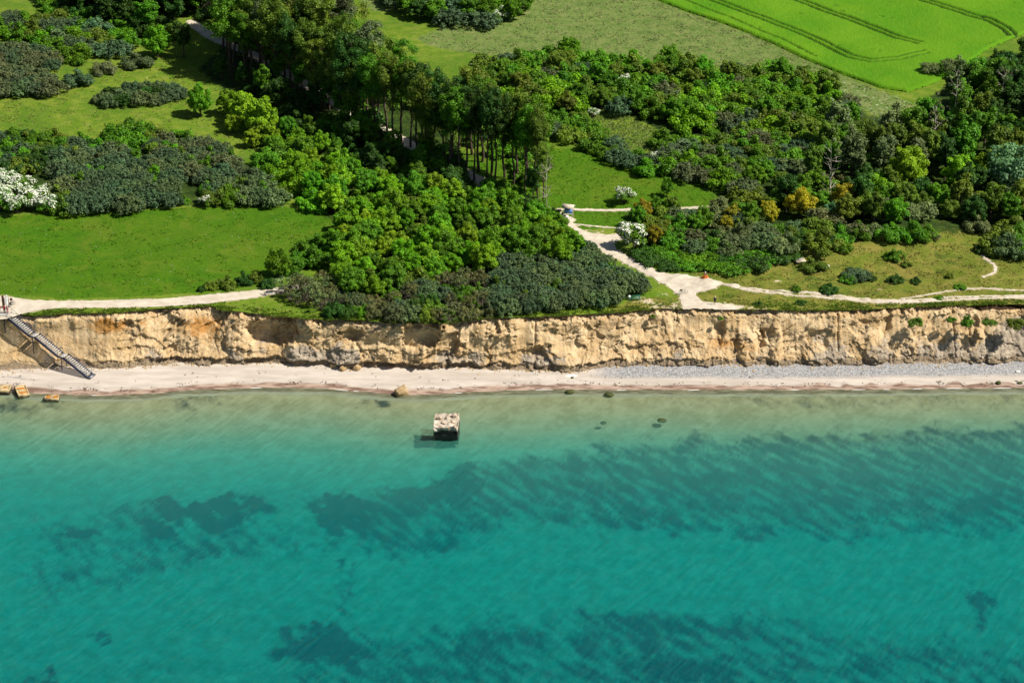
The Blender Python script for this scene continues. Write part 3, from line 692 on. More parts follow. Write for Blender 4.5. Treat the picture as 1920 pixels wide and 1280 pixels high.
# ------------------------------------------------------------------ beach, seabed, sea
bx_ = nonuni(-110, 110, 0.45, 4500)
bt = np.concatenate([np.linspace(-2.2, 0, 4)[:-1], np.linspace(0, 1, 34), 1 + np.linspace(0.012, 0.36, 14)])
BX, BT = np.meshgrid(bx_, bt, indexing='ij')
TYb = toe_y(BX); SYb = shore_y(BX)
BY = np.where(BT < 0, TYb - BT, np.where(BT <= 1, TYb + (SYb - TYb) * np.clip(BT, 0, 1), SYb - (BT - 1) * 9.0))
offb = SYb - BY       # metres seaward of the waterline
wdt = np.maximum(TYb - SYb, 2.0)
prof = np.where(BT <= 1, ZTOE * (1 - np.clip(BT, 0, 1)) ** 0.8, -0.12 * offb - 0.12 * np.maximum(offb - 1.8, 0))
berm = 0.16 * np.exp(-((-offb - 2.6 + 0.6 * fbm(BX / 6, BX * 0, 2, 141)) / 0.8) ** 2)
cusp = 0.07 * (np.sin(BX * 1.25 + 6 * fbm(BX / 9, BX * 0, 3, 142)) * sst(-.35, .3, fbm(BX / 7, BX * 0 + 5, 2, 145))) * np.exp(-((offb + 0.8) / 1.0) ** 2)
BZ = prof + (berm + cusp + 0.05 * fbm(BX / 1.5, BY / 0.8, 3, 143)) * sst(-0.6, 0.5, 1 - BT + 0.6)
pebbly = sst(8, 22, BX) * m01(-(-offb - wdt * 0.40) , 1.6) * 1.0
pebbly = np.maximum(pebbly, 0.7 * np.exp(-((BX + 92) / 5) ** 2 - ((offb + 3.6) / .7) ** 2))
wet = (1 - 0.75 * sst(0.3, 2.0, offb)) * sst(-2.4 , -0.3, offb + 0.5 * (np.sin(BX * 1.25 + 6 * fbm(BX / 9, BX * 0, 3, 142)) * sst(-.35, .3, fbm(BX / 7, BX * 0 + 5, 2, 145))) * sst(30, 50, BX) + 0.8 * fbm(BX / 5, BX * 0, 2, 144))
chx, chy = PZ(1072, 706, 0.8)
chalk = 0.62 * np.exp(-((BX - chx) / 2.4) ** 2 - ((BY - chy) / 1.0) ** 2)
b = link('beach', mesh_np('beach', np.stack([BX, BY, BZ], -1).reshape(-1, 3), grid_faces(len(bx_), len(bt)), [M['sand']], None, True, dict(pebbly=pebbly, wet=wet, chalk=chalk)))
tag(b, kind='structure')
# seabed
WEED = [  # polygon on the seabed (picture outline), strength, softness m
 ([(870, 866), (960, 852), (1100, 832), (1200, 818), (1500, 803), (1700, 797), (1960, 788), (1960, 975), (1780, 985), (1600, 985), (1300, 983), (1100, 973), (960, 962), (850, 1015), (760, 1035), (700, 1020), (620, 1000), (600, 945), (620, 925), (700, 915), (800, 895)], .62, 2.5),
 ([(1050, 870), (1300, 850), (1700, 820), (1960, 815), (1960, 940), (1500, 900), (1300, 930), (1050, 920)], .12, 6),
 ([(285, 925), (360, 918), (430, 925), (436, 952), (420, 985), (395, 975), (370, 952), (290, 945)], 1.0, 1.2), ([(265, 962), (310, 958), (325, 980), (285, 985)], .9, 1.0), ([(110, 985), (150, 972), (190, 982), (160, 995)], .9, 1.0),
 ([(460, 925), (500, 928), (505, 946), (470, 945)], .9, 1.0), ([(595, 920), (660, 905), (690, 960), (620, 975), (590, 965)], .75, 1.2), ([(750, 900), (860, 860), (905, 900), (860, 930), (790, 920)], .45, 1.5),
 ([(60, 950), (450, 930), (620, 1000), (560, 1020), (300, 1060), (60, 1100)], .46, 4),
 ([(180, 935), (300, 915), (600, 905), (800, 885), (870, 880), (860, 915), (640, 940), (440, 945), (250, 955)], .30, 3),
 ([(495, 1175), (560, 1150), (600, 1145), (640, 1145), (660, 1170), (700, 1200), (560, 1205), (505, 1200)], .72, 1.5),
 ([(560, 1160), (900, 1150), (960, 1130), (1110, 1110), (1440, 1128), (1650, 1160), (1960, 1190), (1960, 1340), (520, 1340), (540, 1230)], .50, 4),
 ([(830, 1160), (960, 1130), (1000, 1170), (860, 1210)], .3, 3), ([(1100, 1118), (1440, 1128), (1430, 1160), (1120, 1180)], .25, 2), ([(1190, 1200), (1340, 1190), (1380, 1240), (1220, 1260)], .4, 2), 
 ([(1812, 1085), (1850, 1090), (1860, 1125), (1850, 1150), (1830, 1130)], .9, 1.2), ([(160, 1158), (195, 1155), (205, 1163), (170, 1168)], .95, 1.0), ([(48, 1238), (85, 1226), (118, 1240), (90, 1250), (55, 1246)], .95, 1.0),
 ([(634, 1040), (662, 1040), (650, 1140), (632, 1140)], .58, 1.0), ([(200, 1195), (370, 1190), (320, 1230), (210, 1230)], .3, 3),
 ([(1180, 742), (1500, 738), (1960, 738), (1960, 757), (1700, 766), (1400, 764), (1250, 755)], .26, 1.2), ([(690, 742), (745, 744), (720, 756), (680, 756)], .6, .8), ([(300, 740), (420, 736), (440, 752), (340, 760)], .35, 1), ([(0, 745), (150, 752), (90, 775), (0, 770)], .4, 1.5)]
gxs = nonuni(-125, 125, 0.6, 5000)
oo = [1.0]; st_ = 0.35
while oo[-1] < 125: oo.append(oo[-1] + st_); st_ = min(st_ * 1.01, 0.6)
while oo[-1] < 5000: oo.append(oo[-1] + st_); st_ *= 1.4
oo = np.array(oo[::-1])
SX, SO = np.meshgrid(gxs, oo, indexing='ij')
SYs = shore_y(SX) - SO
nm = (np.abs(SX) < 130) & (SO < 130)
weed = np.zeros(SX.shape)
xn, yn = SX[nm], SYs[nm]
wx_ = xn + 3.5 * fbm(xn / 5, yn / 5, 4, 151); wy_ = yn + 6.0 * fbm(xn / 5, yn / 6, 4, 152) + 2.0 * fbm(xn / 1.3, yn / 2.2, 3, 150)
dd_ = (xn * 0.78 + yn * 0.62); ee_ = (xn * 0.62 - yn * 0.78)       # along / across the streaks
strk = fbm(dd_ / 1.6, ee_ / 6.0, 4, 153)
wtot = np.zeros(xn.shape)
for pl, stg, soft in WEED:
    z_b = -0.6
    sdv = sd_poly(wx_, wy_, P0(pl, z_b))
    wtot = np.maximum(wtot, 0) + stg * np.clip(0.5 - sdv / (2 * soft), 0, 1)
weed[nm] = np.clip(wtot, 0, 1.1) + 1.05 * strk * np.clip(wtot * 2, 0, 1) + 0.35 * fbm(xn / 9, yn / 6, 3, 155) * np.clip(wtot * 2, 0, 1)
SZ = -0.01 - 0.12 * np.minimum(SO, 12) - 0.035 * np.clip(SO - 12, 0, 110) + 0.04 * fbm(SX / 6, SYs / 6, 2, 156) - 0.02
sb = link('seabed', mesh_np('seabed', np.stack([SX, SYs, SZ], -1).reshape(-1, 3), grid_faces(len(gxs), len(oo)), [M['seabed']], None, True, dict(weed=weed)))
tag(sb, kind='structure')
wxs = nonuni(-125, 125, 1.0, 6000)
wo_ = [-2.5]; st_ = 0.5
while wo_[-1] < 125: wo_.append(wo_[-1] + st_); st_ = min(st_ * 1.03, 1.0)
while wo_[-1] < 6000: wo_.append(wo_[-1] + st_); st_ *= 1.4
wo_ = np.array(wo_[::-1])
WX, WO = np.meshgrid(wxs, wo_, indexing='ij')
WY = shore_y(WX) - WO
wz = 0.03 * fbm(WX / 3 + WY / 9, WY / 9, 3, 161) * sst(0, 6, WO)
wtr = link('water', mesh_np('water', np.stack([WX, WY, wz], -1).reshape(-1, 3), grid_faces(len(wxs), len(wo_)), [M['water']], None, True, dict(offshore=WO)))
tag(wtr, kind='structure')

# ------------------------------------------------------------------ vegetation
def leaf_cloud(rs, lobes, n, size, shell=0.35, upbias=0.25, flat=0.0, skip_low=True, fold=True):
    """many small leaf clumps spread over and inside a set of lobes -> quads"""
    L = np.array([(c[0], c[1], c[2], r[0], r[1], r[2]) for c, r in lobes], float)
    w = L[:, 3] * L[:, 4] + L[:, 5] * L[:, 3]
    k = rs.choice(len(L), n, p=w / w.sum())
    d = rs.normal(size=(n, 3)); d[:, 2] += upbias * 1.5
    d /= np.linalg.norm(d, axis=1)[:, None]
    rr = 1 - shell * rs.random(n) ** 1.5 + 0.08 * rs.normal(size=n)
    p = L[k, :3] + d * L[k, 3:] * rr[:, None]
    nr = d * 0.9 + rs.normal(size=(n, 3)) * 0.42; nr[:, 2] += 0.40
    nr /= np.linalg.norm(nr, axis=1)[:, None]
    a = np.cross(nr, rs.normal(size=(n, 3))); a /= np.linalg.norm(a, axis=1)[:, None] + 1e-9
    b = np.cross(nr, a)
    s = size * (0.55 + 0.8 * rs.random(n))[:, None]
    a = a * s; b = b * s * (0.55 + 0.35 * rs.random(n))[:, None]
    lift = nr * s * 0.22
    q = np.stack([p - a - lift, p - b + lift, p + a - lift, p + b + lift], 1)
    tl = rs.random(len(L))
    tint = np.clip(0.5 * tl[k] + 0.5 * rs.random(n), 0, 1)
    keep = p[:, 2] > 0.05
    q = q[keep]; tint = tint[keep]
    return q.reshape(-1, 3), tint
def cloud_mesh(name, parts, mats, stems=None):
    """parts = [(verts, tint, material index)], stems = MB"""
    V = []; F = []; T = []; MI = []; n = 0
    for v, t, m in parts:
        V.append(v); F.append(np.arange(len(v)).reshape(-1, 4) + n); T.append(t); MI.append(np.full(len(t), m)); n += len(v)
    if stems is not None and stems.f:
        V.append(np.array(stems.v)); F.append(np.array(stems.f) + n); T.append(np.full(len(stems.f), .5)); MI.append(np.array(stems.m) ); n += len(stems.v)
    return mesh_np(name, np.concatenate(V), np.concatenate(F), mats, np.concatenate(MI), False, None, dict(tint=np.concatenate(T)))
def crown_lobes(rs, cx, cz, rx, rz, n, lr, lower=-0.5):
    out = []
    for i in range(n):
        while True:
            d = rs.normal(size=3); d /= np.linalg.norm(d)
            if d[2] > lower: break
        f = 0.55 + 0.40 * rs.random()
        r = lr * (0.7 + 0.6 * rs.random())
        out.append(((cx[0] + d[0] * rx * f, cx[1] + d[1] * rx * f, cz + d[2] * rz * f), (r, r, r * 0.75)))
    return out
def limb(mb, rs, p, d, length, r, segs, m, wob=0.25, lift=0.05):
    pts = [Vector(p)]; d = Vector(d).normalized()
    for i in range(segs):
        d = (d + Vector(rs.normal(size=3)) * wob * 0.5 + Vector((0, 0, lift))).normalized()
        pts.append(pts[-1] + d * length / segs)
    mb.path(pts, [r * (1 - 0.75 * i / segs) for i in range(segs + 1)], 4, m)
    return pts
PROTO = {}
def build_kind(kind, i):
    rs = np.random.RandomState(abs(hash_name(kind)) % 9999 + i * 37)
    st = MB(); tr = MB()
    if kind == 'sycamore':          # low broad, piled-up crown
        h = 6.2; lob = crown_lobes(rs, (0, 0), 3.2, 3.05, 2.8, 52, 0.68, -0.75) + [((0, 0, 3.2), (1.9, 1.9, 1.9))]
        v, t = leaf_cloud(rs, lob, 9500, 0.155, .5)
        for k in range(5):
            a = rs.rand() * 6.3; limb(tr, rs, (0, 0, 0.8), (math.cos(a) * .6, math.sin(a) * .6, 1), 3.6, 0.12, 4, 0)
        tr.path([(0, 0, -.4), (0.05, 0, 0.9), (0.0, .1, 3.0)], [.24, .2, .12], 6, 0)
        return cloud_mesh('crown', [(v, t, 0)], [M['leaf']]), tr.mesh('trunk', [M['bark']])
    if kind == 'tall':              # slim wind-worn tree, crown in the upper part
        H = 18.0 + 2.5 * rs.rand()
        lean = rs.normal(size=2) * 0.6
        pts = [Vector((lean[0] * (z / H) ** 2 + 0.18 * math.sin(z * .7 + i), lean[1] * (z / H) ** 2 + .15 * math.cos(z * .6 + i), z)) for z in np.linspace(-0.5, H * .9, 9)]
        tr.path(pts, list(np.linspace(.30, .06, 9)), 6, 0)
        lob = []
        for k in range(17):
            z0 = H * (0.30 + 0.55 * rs.rand()); a = rs.rand() * 6.3
            f = z0 / (H * .9); idx = min(7, int(f * 8)); b = pts[idx].lerp(pts[idx + 1], .5)
            lg = (3.6 if z0 < H * .6 else 2.7) * (0.8 + .6 * rs.rand())
            lp = limb(tr, rs, b, (math.cos(a) * .8, math.sin(a) * .8, 0.95), lg, .085, 4, int(rs.rand() < .3), .35, .15)
            if z0 > H * 0.46:
                for q in lp[2:]:
                    r = .55 + .5 * rs.rand(); lob.append(((q.x, q.y, q.z + .2), (r * 1.25, r * 1.25, r)))
        for k in range(26):
            z = H * (.50 + .48 * rs.rand()); a = rs.rand() * 6.3; rr = 3.3 * math.sqrt(max(0.05, 1 - ((z / H - .74) / .36) ** 2)) * math.sqrt(rs.rand())
            r = .6 + .7 * rs.rand(); lob.append(((lean[0] * .8 + math.cos(a) * rr, lean[1] * .8 + math.sin(a) * rr, z), (r * 1.1, r * 1.1, r * .95)))
        v, t = leaf_cloud(rs, lob, 8500, 0.165, 0.9, .2)
        return cloud_mesh('crown', [(v, t, 0)], [M['leaf']]), tr.mesh('trunk', [M['bark'], M['redbark']])
    if kind == 'woodland':          # tall rounded oval crown, some bare limbs showing
        H = 10.5
        tr.path([(0, 0, -.5), (.1, 0, 3), (-.1, .1, 6), (0, 0, 9.2)], [.26, .2, .15, .05], 6, 0)
        lob = []
        for k in range(14):
            a = rs.rand() * 6.3; z0 = 2.2 + 6 * rs.rand()
            lp = limb(tr, rs, (0, 0, z0), (math.cos(a), math.sin(a), .9), 2.8, .08, 4, int(rs.rand() < .4), .4)
            for q in lp[2:]:
                r = .5 + .5 * rs.rand(); lob.append(((q.x, q.y, q.z), (r, r, r * .9)))
        lob += crown_lobes(rs, (0, 0), 6.6, 2.2, 3.9, 26, .85, -.8)
        v, t = leaf_cloud(rs, lob, 5200, .21, .6)
        return cloud_mesh('crown', [(v, t, 0)], [M['leaf']]), tr.mesh('trunk', [M['bark'], M['palebark']])
    if kind == 'bush':
        lob = [((0, 0, 1.0), (1.2, 1.2, .9))]
        for k in range(34):
            a = rs.rand() * 6.3; rr = 2.3 * math.sqrt(rs.rand()); zz = (2.3 + .5 * math.sin(a * 2 + i)) * math.sqrt(max(.05, 1 - (rr / 2.6) ** 2)) * (.35 + .62 * rs.rand()); r = .32 + .5 * rs.rand() ** 1.5
            lob.append(((math.cos(a) * rr, math.sin(a) * rr * (.75 + .1 * i), zz), (r, r, r * (.8 + .5 * rs.rand()))))
        v, t = leaf_cloud(rs, lob, 5000, .135, .55)
        for k in range(6):
            a = rs.rand() * 6.3; limb(st, rs, (0, 0, 0), (math.cos(a), math.sin(a), 1), 2.2, .05, 3, 1)
        return cloud_mesh('bush', [(v, t, 0)], [M['leaf'], M['bark']], st), None
    if kind == 'buckthorn':         # many narrow upright tufts, dense
        lob = []
        for k in range(46):
            a = rs.rand() * 6.3; rr = 2.3 * math.sqrt(rs.rand()); z = 1.9 * math.sqrt(max(.05, 1 - (rr / 2.5) ** 2)) * (.7 + .4 * rs.rand())
            lob.append(((math.cos(a) * rr, math.sin(a) * rr, z), (.42, .42, .55)))
        lob += [((0, 0, .9), (1.9, 1.9, .8))]
        v, t = leaf_cloud(rs, lob, 3400, .13, .5, .5)
        for k in range(8):
            a = rs.rand() * 6.3; limb(st, rs, (0, 0, 0), (math.cos(a), math.sin(a), 1), 2.4, .045, 3, 1)
        return cloud_mesh('bush', [(v, t, 0)], [M['leaf'], M['twig']], st), None
    if kind == 'hawthorn':
        lob = crown_lobes(rs, (0, 0), 1.6, 1.9, 1.5, 24, .62, -.3)
        v, t = leaf_cloud(rs, lob, 1700, .15)
        top = [(c, (r[0] * 1.05, r[1] * 1.05, r[2] * 1.1)) for c, r in lob if c[2] > .6]
        rs.shuffle(top); v2, t2 = leaf_cloud(rs, top[:int(len(top) * .72)], 1250, .12, .25, .55)
        for k in range(6):
            a = rs.rand() * 6.3; limb(st, rs, (0, 0, 0), (math.cos(a) * .8, math.sin(a) * .8, 1), 2.3, .06, 3, 2)
        return cloud_mesh('bush', [(v, t, 0), (v2, t2, 1)], [M['leaf'], M['blossom'], M['bark']], st), None
    if kind == 'bare':              # dead or leafless twiggy shrub
        def fork(p, d, lg, r, dep):
            lp = limb(st, rs, p, d, lg, r, 2, 1, .3, .04)
            if dep:
                for q in range(3):
                    dd = Vector(d) + Vector(rs.normal(size=3)) * .75; dd.z = abs(dd.z) * .8
                    fork(lp[-1 if q < 2 else 1], dd.normalized(), lg * .68, r * .6, dep - 1)
        for k in range(6):
            a = rs.rand() * 6.3; fork((math.cos(a) * .25, math.sin(a) * .25, -.1), Vector((math.cos(a) * .7, math.sin(a) * .7, 1)).normalized(), 1.25, .06, 3)
        lob = crown_lobes(rs, (0, 0), 1.9, 1.5, 1.2, 10, .5, -.2)
        v, t = leaf_cloud(rs, lob, 500, .12, .9)
        return cloud_mesh('bush', [(v, t, 0)], [M['leaf'], M['twig']], st), None
    if kind == 'dead_tree':
        pts = [Vector((.5 * math.sin(z * .25) + .05 * z, .1 * z * .3, z)) for z in np.linspace(-.5, 13.5, 8)]
        tr.path(pts, list(np.linspace(.13, .03, 8)), 5, 0)
        for k in range(20):
            idx = rs.randint(2, 7); a = rs.rand() * 6.3
            lp = limb(tr, rs, pts[idx], (math.cos(a), math.sin(a), .5), 2.2, .055, 4, 0, .5)
            limb(tr, rs, lp[2], (math.cos(a + 1), math.sin(a + 1), .6), 1.2, .035, 3, 0, .5)
        lob = [((pts[7].x + rs.normal() * .8, rs.normal() * .8, 13 + rs.normal() * 1.2), (.5, .5, .5)) for _ in range(6)]
        v, t = leaf_cloud(rs, lob, 420, .18, .9)
        return cloud_mesh('crown', [(v, t, 0)], [M['leaf']]), tr.mesh('trunk', [M['palebark']])
    if kind == 'willow':            # fine streaming grey-green
        lob = crown_lobes(rs, (0, 0), 1.7, 3.0, 1.9, 30, .8, -.1) + [((0, 0, 1.3), (2.2, 2.2, 1.2))]
        v, t = leaf_cloud(rs, lob, 3600, .15, .5, .5)
        return cloud_mesh('bush', [(v, t, 0)], [M['leaf']], None), None
    if kind == 'bramble':           # low sprawling mound
        lob = []
        for k in range(30):
            a = rs.rand() * 6.3; rr = 2.4 * math.sqrt(rs.rand())
            lob.append(((math.cos(a) * rr, math.sin(a) * rr, .35 + .45 * rs.rand() * (1 - rr / 3)), (.6, .6, .38)))
        v, t = leaf_cloud(rs, lob, 2400, .14, .4, .6)
        return cloud_mesh('bush', [(v, t, 0)], [M['leaf']], None), None
def hash_name(s):
    h = 7
    for c in s: h = (h * 131 + ord(c)) & 0xFFFFFF
    return h
NVAR = dict(sycamore=5, tall=6, woodland=5, bush=5, buckthorn=4, hawthorn=3, bare=4, dead_tree=2, willow=2, bramble=3)
SIZE = dict(sycamore=(6.2, 2.9), tall=(19, 2.6), woodland=(10.5, 2.6), bush=(2.9, 2.2), buckthorn=(2.6, 2.5), hawthorn=(3.3, 2.1), bare=(2.9, 1.9), dead_tree=(13, 1.5), willow=(3.8, 3.2), bramble=(1.0, 2.6))
for k_, n_ in NVAR.items(): PROTO[k_] = [build_kind(k_, i) for i in range(n_)]
TREEK = {'sycamore': ('sycamore_tree', 'tree'), 'tall': ('tall_tree', 'tree'), 'woodland': ('woodland_tree', 'tree'), 'dead_tree': ('bare_tree', 'tree')}
BUSHN = {'bush': 'leafy_bush', 'buckthorn': 'sea_buckthorn', 'hawthorn': 'hawthorn_bush', 'bare': 'twiggy_shrub', 'willow': 'willow_bush', 'bramble': 'bramble_mound'}
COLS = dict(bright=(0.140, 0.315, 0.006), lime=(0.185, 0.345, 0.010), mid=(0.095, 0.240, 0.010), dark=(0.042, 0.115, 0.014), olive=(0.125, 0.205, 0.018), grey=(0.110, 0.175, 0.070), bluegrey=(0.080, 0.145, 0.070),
            gold=(0.30, 0.29, 0.015), brown=(0.130, 0.150, 0.055), teal=(0.110, 0.240, 0.110), fresh=(0.110, 0.290, 0.008), sage=(0.150, 0.215, 0.080), greybrown=(0.125, 0.160, 0.070))
rng = random.Random(11)
def plant(kind, x, y, h=None, col='mid', label=None, group=None, wide=1.0, dz=0.0, z=None):
    if z is None: z = float(gz(x, y))
    bh, br = SIZE[kind]
    sc = (h / bh) if h else 1.0
    var = rng.randrange(NVAR[kind])
    crown, trunk = PROTO[kind][var]
    c = COLS[col]; jit = 1 + rng.uniform(-.16, .16); c = (c[0] * jit * (1 + rng.uniform(-.12, .12)), c[1] * jit, c[2] * jit, 1)
    rz = rng.uniform(0, 6.28)
    S = (sc * wide * rng.uniform(.92, 1.08), sc * wide * rng.uniform(.92, 1.08), sc * rng.uniform(.94, 1.06))
    if trunk is None:
        o = bpy.data.objects.new('dull_leafy_bush' if (kind == 'bush' and col in ('olive', 'sage', 'brown', 'grey')) else BUSHN[kind], crown); COL.objects.link(o)  # same leafy bush mesh, named apart by its duller leaf colours
        o.location = (x, y, z + dz - 0.08); o.rotation_euler = (0, 0, rz); o.scale = S; o.color = c
        tag(o, label, 'shrub' if kind != 'bramble' else 'bramble', group)
        return o
    nm, cat = TREEK[kind]
    t = bpy.data.objects.new(nm, None); COL.objects.link(t); t.empty_display_size = .3
    t.location = (x, y, z + dz - .1); t.rotation_euler = (0, 0, rz); t.scale = S
    tag(t, label, cat, group)
    o = bpy.data.objects.new('crown', crown); COL.objects.link(o); o.parent = t; o.color = c
    o = bpy.data.objects.new('trunk', trunk); COL.objects.link(o); o.parent = t
    return t
TAKEN = []
GRID = {}
def free(x, y, r):
    gx, gy = int(x // 4), int(y // 4)
    for i in range(gx - 1, gx + 2):
        for j in range(gy - 1, gy + 2):
            for (a, b, c) in GRID.get((i, j), ()):
                if (a - x) ** 2 + (b - y) ** 2 < ((c + r) / 2) ** 2: return False
    return True
def take(x, y, r): GRID.setdefault((int(x // 4), int(y // 4)), []).append((x, y, r))
def scatter(poly_px, n, spacing, mix, avoid=0.0, lim=4000):
    """mix = list of (weight, kind, colours, (hmin,hmax), wide, label, group)"""
    poly = Pp(poly_px); x0, y0 = poly.min(0); x1, y1 = poly.max(0)
    tot = sum(m[0] for m in mix); k = 0; tries = 0; placed = 0
    NB = 3000
    cand = np.column_stack([[rng.uniform(x0, x1) for _ in range(NB)], [rng.uniform(y0, y1) for _ in range(NB)]])
    ok = (sd_poly(cand[:, 0], cand[:, 1], poly) < 0) & (path_sd(cand[:, 0], cand[:, 1]) > avoid + spacing * .25) & (cand[:, 1] - edge_y(cand[:, 0]) > .5)
    for (x, y) in cand[ok]:
        if placed >= n: break
        if not free(x, y, spacing): continue
        r = rng.uniform(0, tot)
        for m in mix:
            r -= m[0]
            if r <= 0: break
        take(x, y, spacing); placed += 1
        hh = rng.uniform(*m[3]); f = (hh - m[3][0]) / (m[3][1] - m[3][0])
        fy_ = (y - y0) / (y1 - y0); fx_ = (x - x0) / (x1 - x0)
        part = (('upper ' if fy_ > .62 else 'lower ' if fy_ < .34 else 'middle ') + ('left' if fx_ < .34 else 'right' if fx_ > .67 else 'centre')).replace('middle centre', 'in the middle')
        lb = m[5] + (' ' if ',' in m[5] else ', ') + ('small' if f < .34 else 'large' if f > .67 else 'medium') + ', ' + part
        plant(m[1], float(x), float(y), hh, rng.choice(m[2]), lb, m[6], m[4])
    return placed
def one(kind, px, py, h, col, label, group=None, wide=1.0, tk=True):
    x, y, z = P(px, py); x, y = float(x), float(y)
    if tk: take(x, y, SIZE[kind][1] * (h / SIZE[kind][0]) * wide * 1.2)
    return plant(kind, x, y, h, col, label, group, wide)

for (px, py, r_) in [(1500, 490, 5), (1322, 520, 5.5), (1310, 520, 4.5), (1334, 522, 4.5), (1066, 407, 4), (1192, 563, 4.5), (1182, 562, 4)]:
    x_, y_, _z = P(px, py); take(float(x_), float(y_), r_)
# --- the big single plants first
one('hawthorn', 1170, 382, 4.0, 'mid', 'white flowering hawthorn alone on the small round meadow, its shadow to the left', wide=.85)
one('sycamore', 1250, 369, 4.6, 'mid', 'small green tree alone on the small round meadow right of the flowering hawthorn', wide=.62)
one('hawthorn', 1190, 463, 5.4, 'mid', 'large white flowering hawthorn beside the chalk path junction', wide=1.05)
one('hawthorn', 385, 388, 2.6, 'mid', 'small round white flowering hawthorn at the top edge of the left meadow', wide=1.0)
gw = 'white flowering hawthorns at the left edge'
for (px, py, h) in [(8, 352, 4.2), (40, 362, 4.0), (2, 392, 4.6), (34, 400, 3.8), (62, 388, 4.4), (92, 396, 3.6), (78, 372, 3.2), (14, 376, 4)]:
    one('hawthorn', px, py, h, 'mid', 'white flowering hawthorn in the clump at the left edge above the meadow', gw, 1.2)
one('sycamore', 522, 520, 6.4, 'fresh', 'upright green tree at the right end of the left meadow, above the cliff path', wide=.8)
for (px, py, h) in [(548, 512, 3.0), (566, 500, 3.4), (590, 492, 4.0), (575, 470, 3.0), (600, 470, 3.6)]: one('bush', px, py, h, 'mid', 'green bush in the little spur of scrub right of the upright meadow tree', 'spur of scrub beside the upright meadow tree', 1.0)
one('sycamore', 296, 108, 8.0, 'fresh', 'round bright green tree beside the upper chalk path at top left', wide=.88)
one('woodland', 345, 108, 9.0, 'dark', 'dark narrow tree right of the round bright green tree at top left', wide=.9)
one('sycamore', 376, 218, 8.2, 'fresh', 'bright green tree left of the yellow green trees on the slope', wide=.7)
for k_, (px, py, h, w_) in enumerate([(430, 215, 6.5, .8), (462, 235, 8.5, .85), (492, 252, 9.0, .85), (505, 270, 5.5, 1.0), (436, 248, 4.5, .8), (475, 275, 4.2, 1.0)]):
    one('sycamore', px, py, h, 'lime', ['leftmost tall', 'second tall', 'tallest', 'lower right', 'lower left', 'lowest'][k_] + ' yellow green tree on the sunlit slope left of the tall grove', 'yellow green trees left of the tall grove', w_)
one('bush', 148, 158, 3.4, 'bluegrey', 'round blue grey bush alone on the upper left grass', wide=1.3)
one('bush', 196, 137, 3.2, 'greybrown', 'loose grey bush alone on grass, upper left, above the long low thicket', wide=1.1)
one('bush', 258, 124, 3.0, 'grey', 'low spreading grey bush left of the round bright green tree', wide=1.5)
one('willow', 1785, 142, 4.4, 'sage', 'pale grey green willow bush at the corner of the crop field', wide=1.0)
one('willow', 1745, 140, 3.0, 'sage', 'small pale willow bush on the crop field edge, left of the larger one', wide=1.1)
one('woodland', 1000, 372, 7, 'dark', 'small dark tree at the foot of the last tall trees', wide=.9)
for (px, py, h, w_, c, lab) in [(1539, 466, 3.8, 1.25, 'olive', 'large rounded olive bush at the left end of the dune grass'), (1606, 447, 3.4, 1.3, 'greybrown', 'brownish half bare bush above the dune grass'),
        (1677, 486, 2.0, 1.2, 'mid', 'low dark bush in the middle of the dune grass'), (1526, 505, 2.0, 1.5, 'olive', 'rounded bush beside the square concrete slab'),
        (1606, 521, 2.0, 1.6, 'bluegrey', 'low blue green bush in the dune grass below the middle bush'), (1590, 526, 1.6, 1.4, 'mid', 'low green bush left of the blue green one in the dune grass'), (1678, 528, 1.7, 1.2, 'dark', 'small dark round bush above the cliff path'),
        (1716, 530, 1.1, 1.2, 'dark', 'tiny dark bush right of the small dark round bush'), (1554, 547, 1.6, 1.3, 'dark', 'dark low bush just above the cliff track'), (1636, 525, 1.0, 1.2, 'dark', 'tiny dark tuft bush between two low dune bushes'),
        (1580, 470, 1.9, 1.2, 'mid', 'small green bush between the olive bush and the brownish bush'), (1752, 451, 1.4, 1.6, 'greybrown', 'dark brown flat shrub on the top of the dune mound'), (1501, 569, .9, 1.5, 'dark', 'tiny bush between cliff track and cliff edge'),
        (1420, 571, .8, 1.2, 'dark', 'tiniest bush between the plaza and the cliff track'), (1837, 472, 1.5, 1.1, 'dark', 'small dark bush at the top of the narrow hooked footpath'), (1831, 432, 3.2, 1.0, 'sage', 'pale twiggy bush at the foot of the right hand wood'),
        (1494, 543, .9, 1.5, 'mid', 'very low bush on the grass above the cliff track'), (1800, 540, .7, 2, 'mid', 'flat green shrub between the two right hand tracks'), (1760, 560, .6, 2, 'mid', 'flat shrub beside the right end of the cliff track'), (1700, 498, .9, 1.4, 'olive', 'tiny olive bush beneath the middle dune bush'), (1780, 520, .9, 1.3, 'olive', 'tiny olive bush left of the hooked footpath')]:
    one('bush' if c != 'greybrown' else 'bare', px, py, h, c, lab, None, w_, False)
for (px, py, h, w_, c) in [(1872, 468, 4.2, 1.2, 'olive'), (1900, 480, 4.2, 1.2, 'grey'), (1915, 455, 4.5, 1.1, 'mid'), (1890, 440, 4.0, 1.1, 'olive'), (1930, 475, 4, 1.2, 'mid')]:
    one('bush', px, py, h, c, 'dense bush in the clump at the right edge below the wood', 'bushes at the right edge below the wood', w_)
for (px, py, h) in [(1665, 447, 3.2), (1690, 449, 3.0), (1715, 447, 3.4), (1735, 445, 2.6)]:
    one('bush', px, py, h, 'mid', 'rounded bush in the short row on the left slope of the dune mound', 'short row of bushes on the dune mound', 1.0, False)
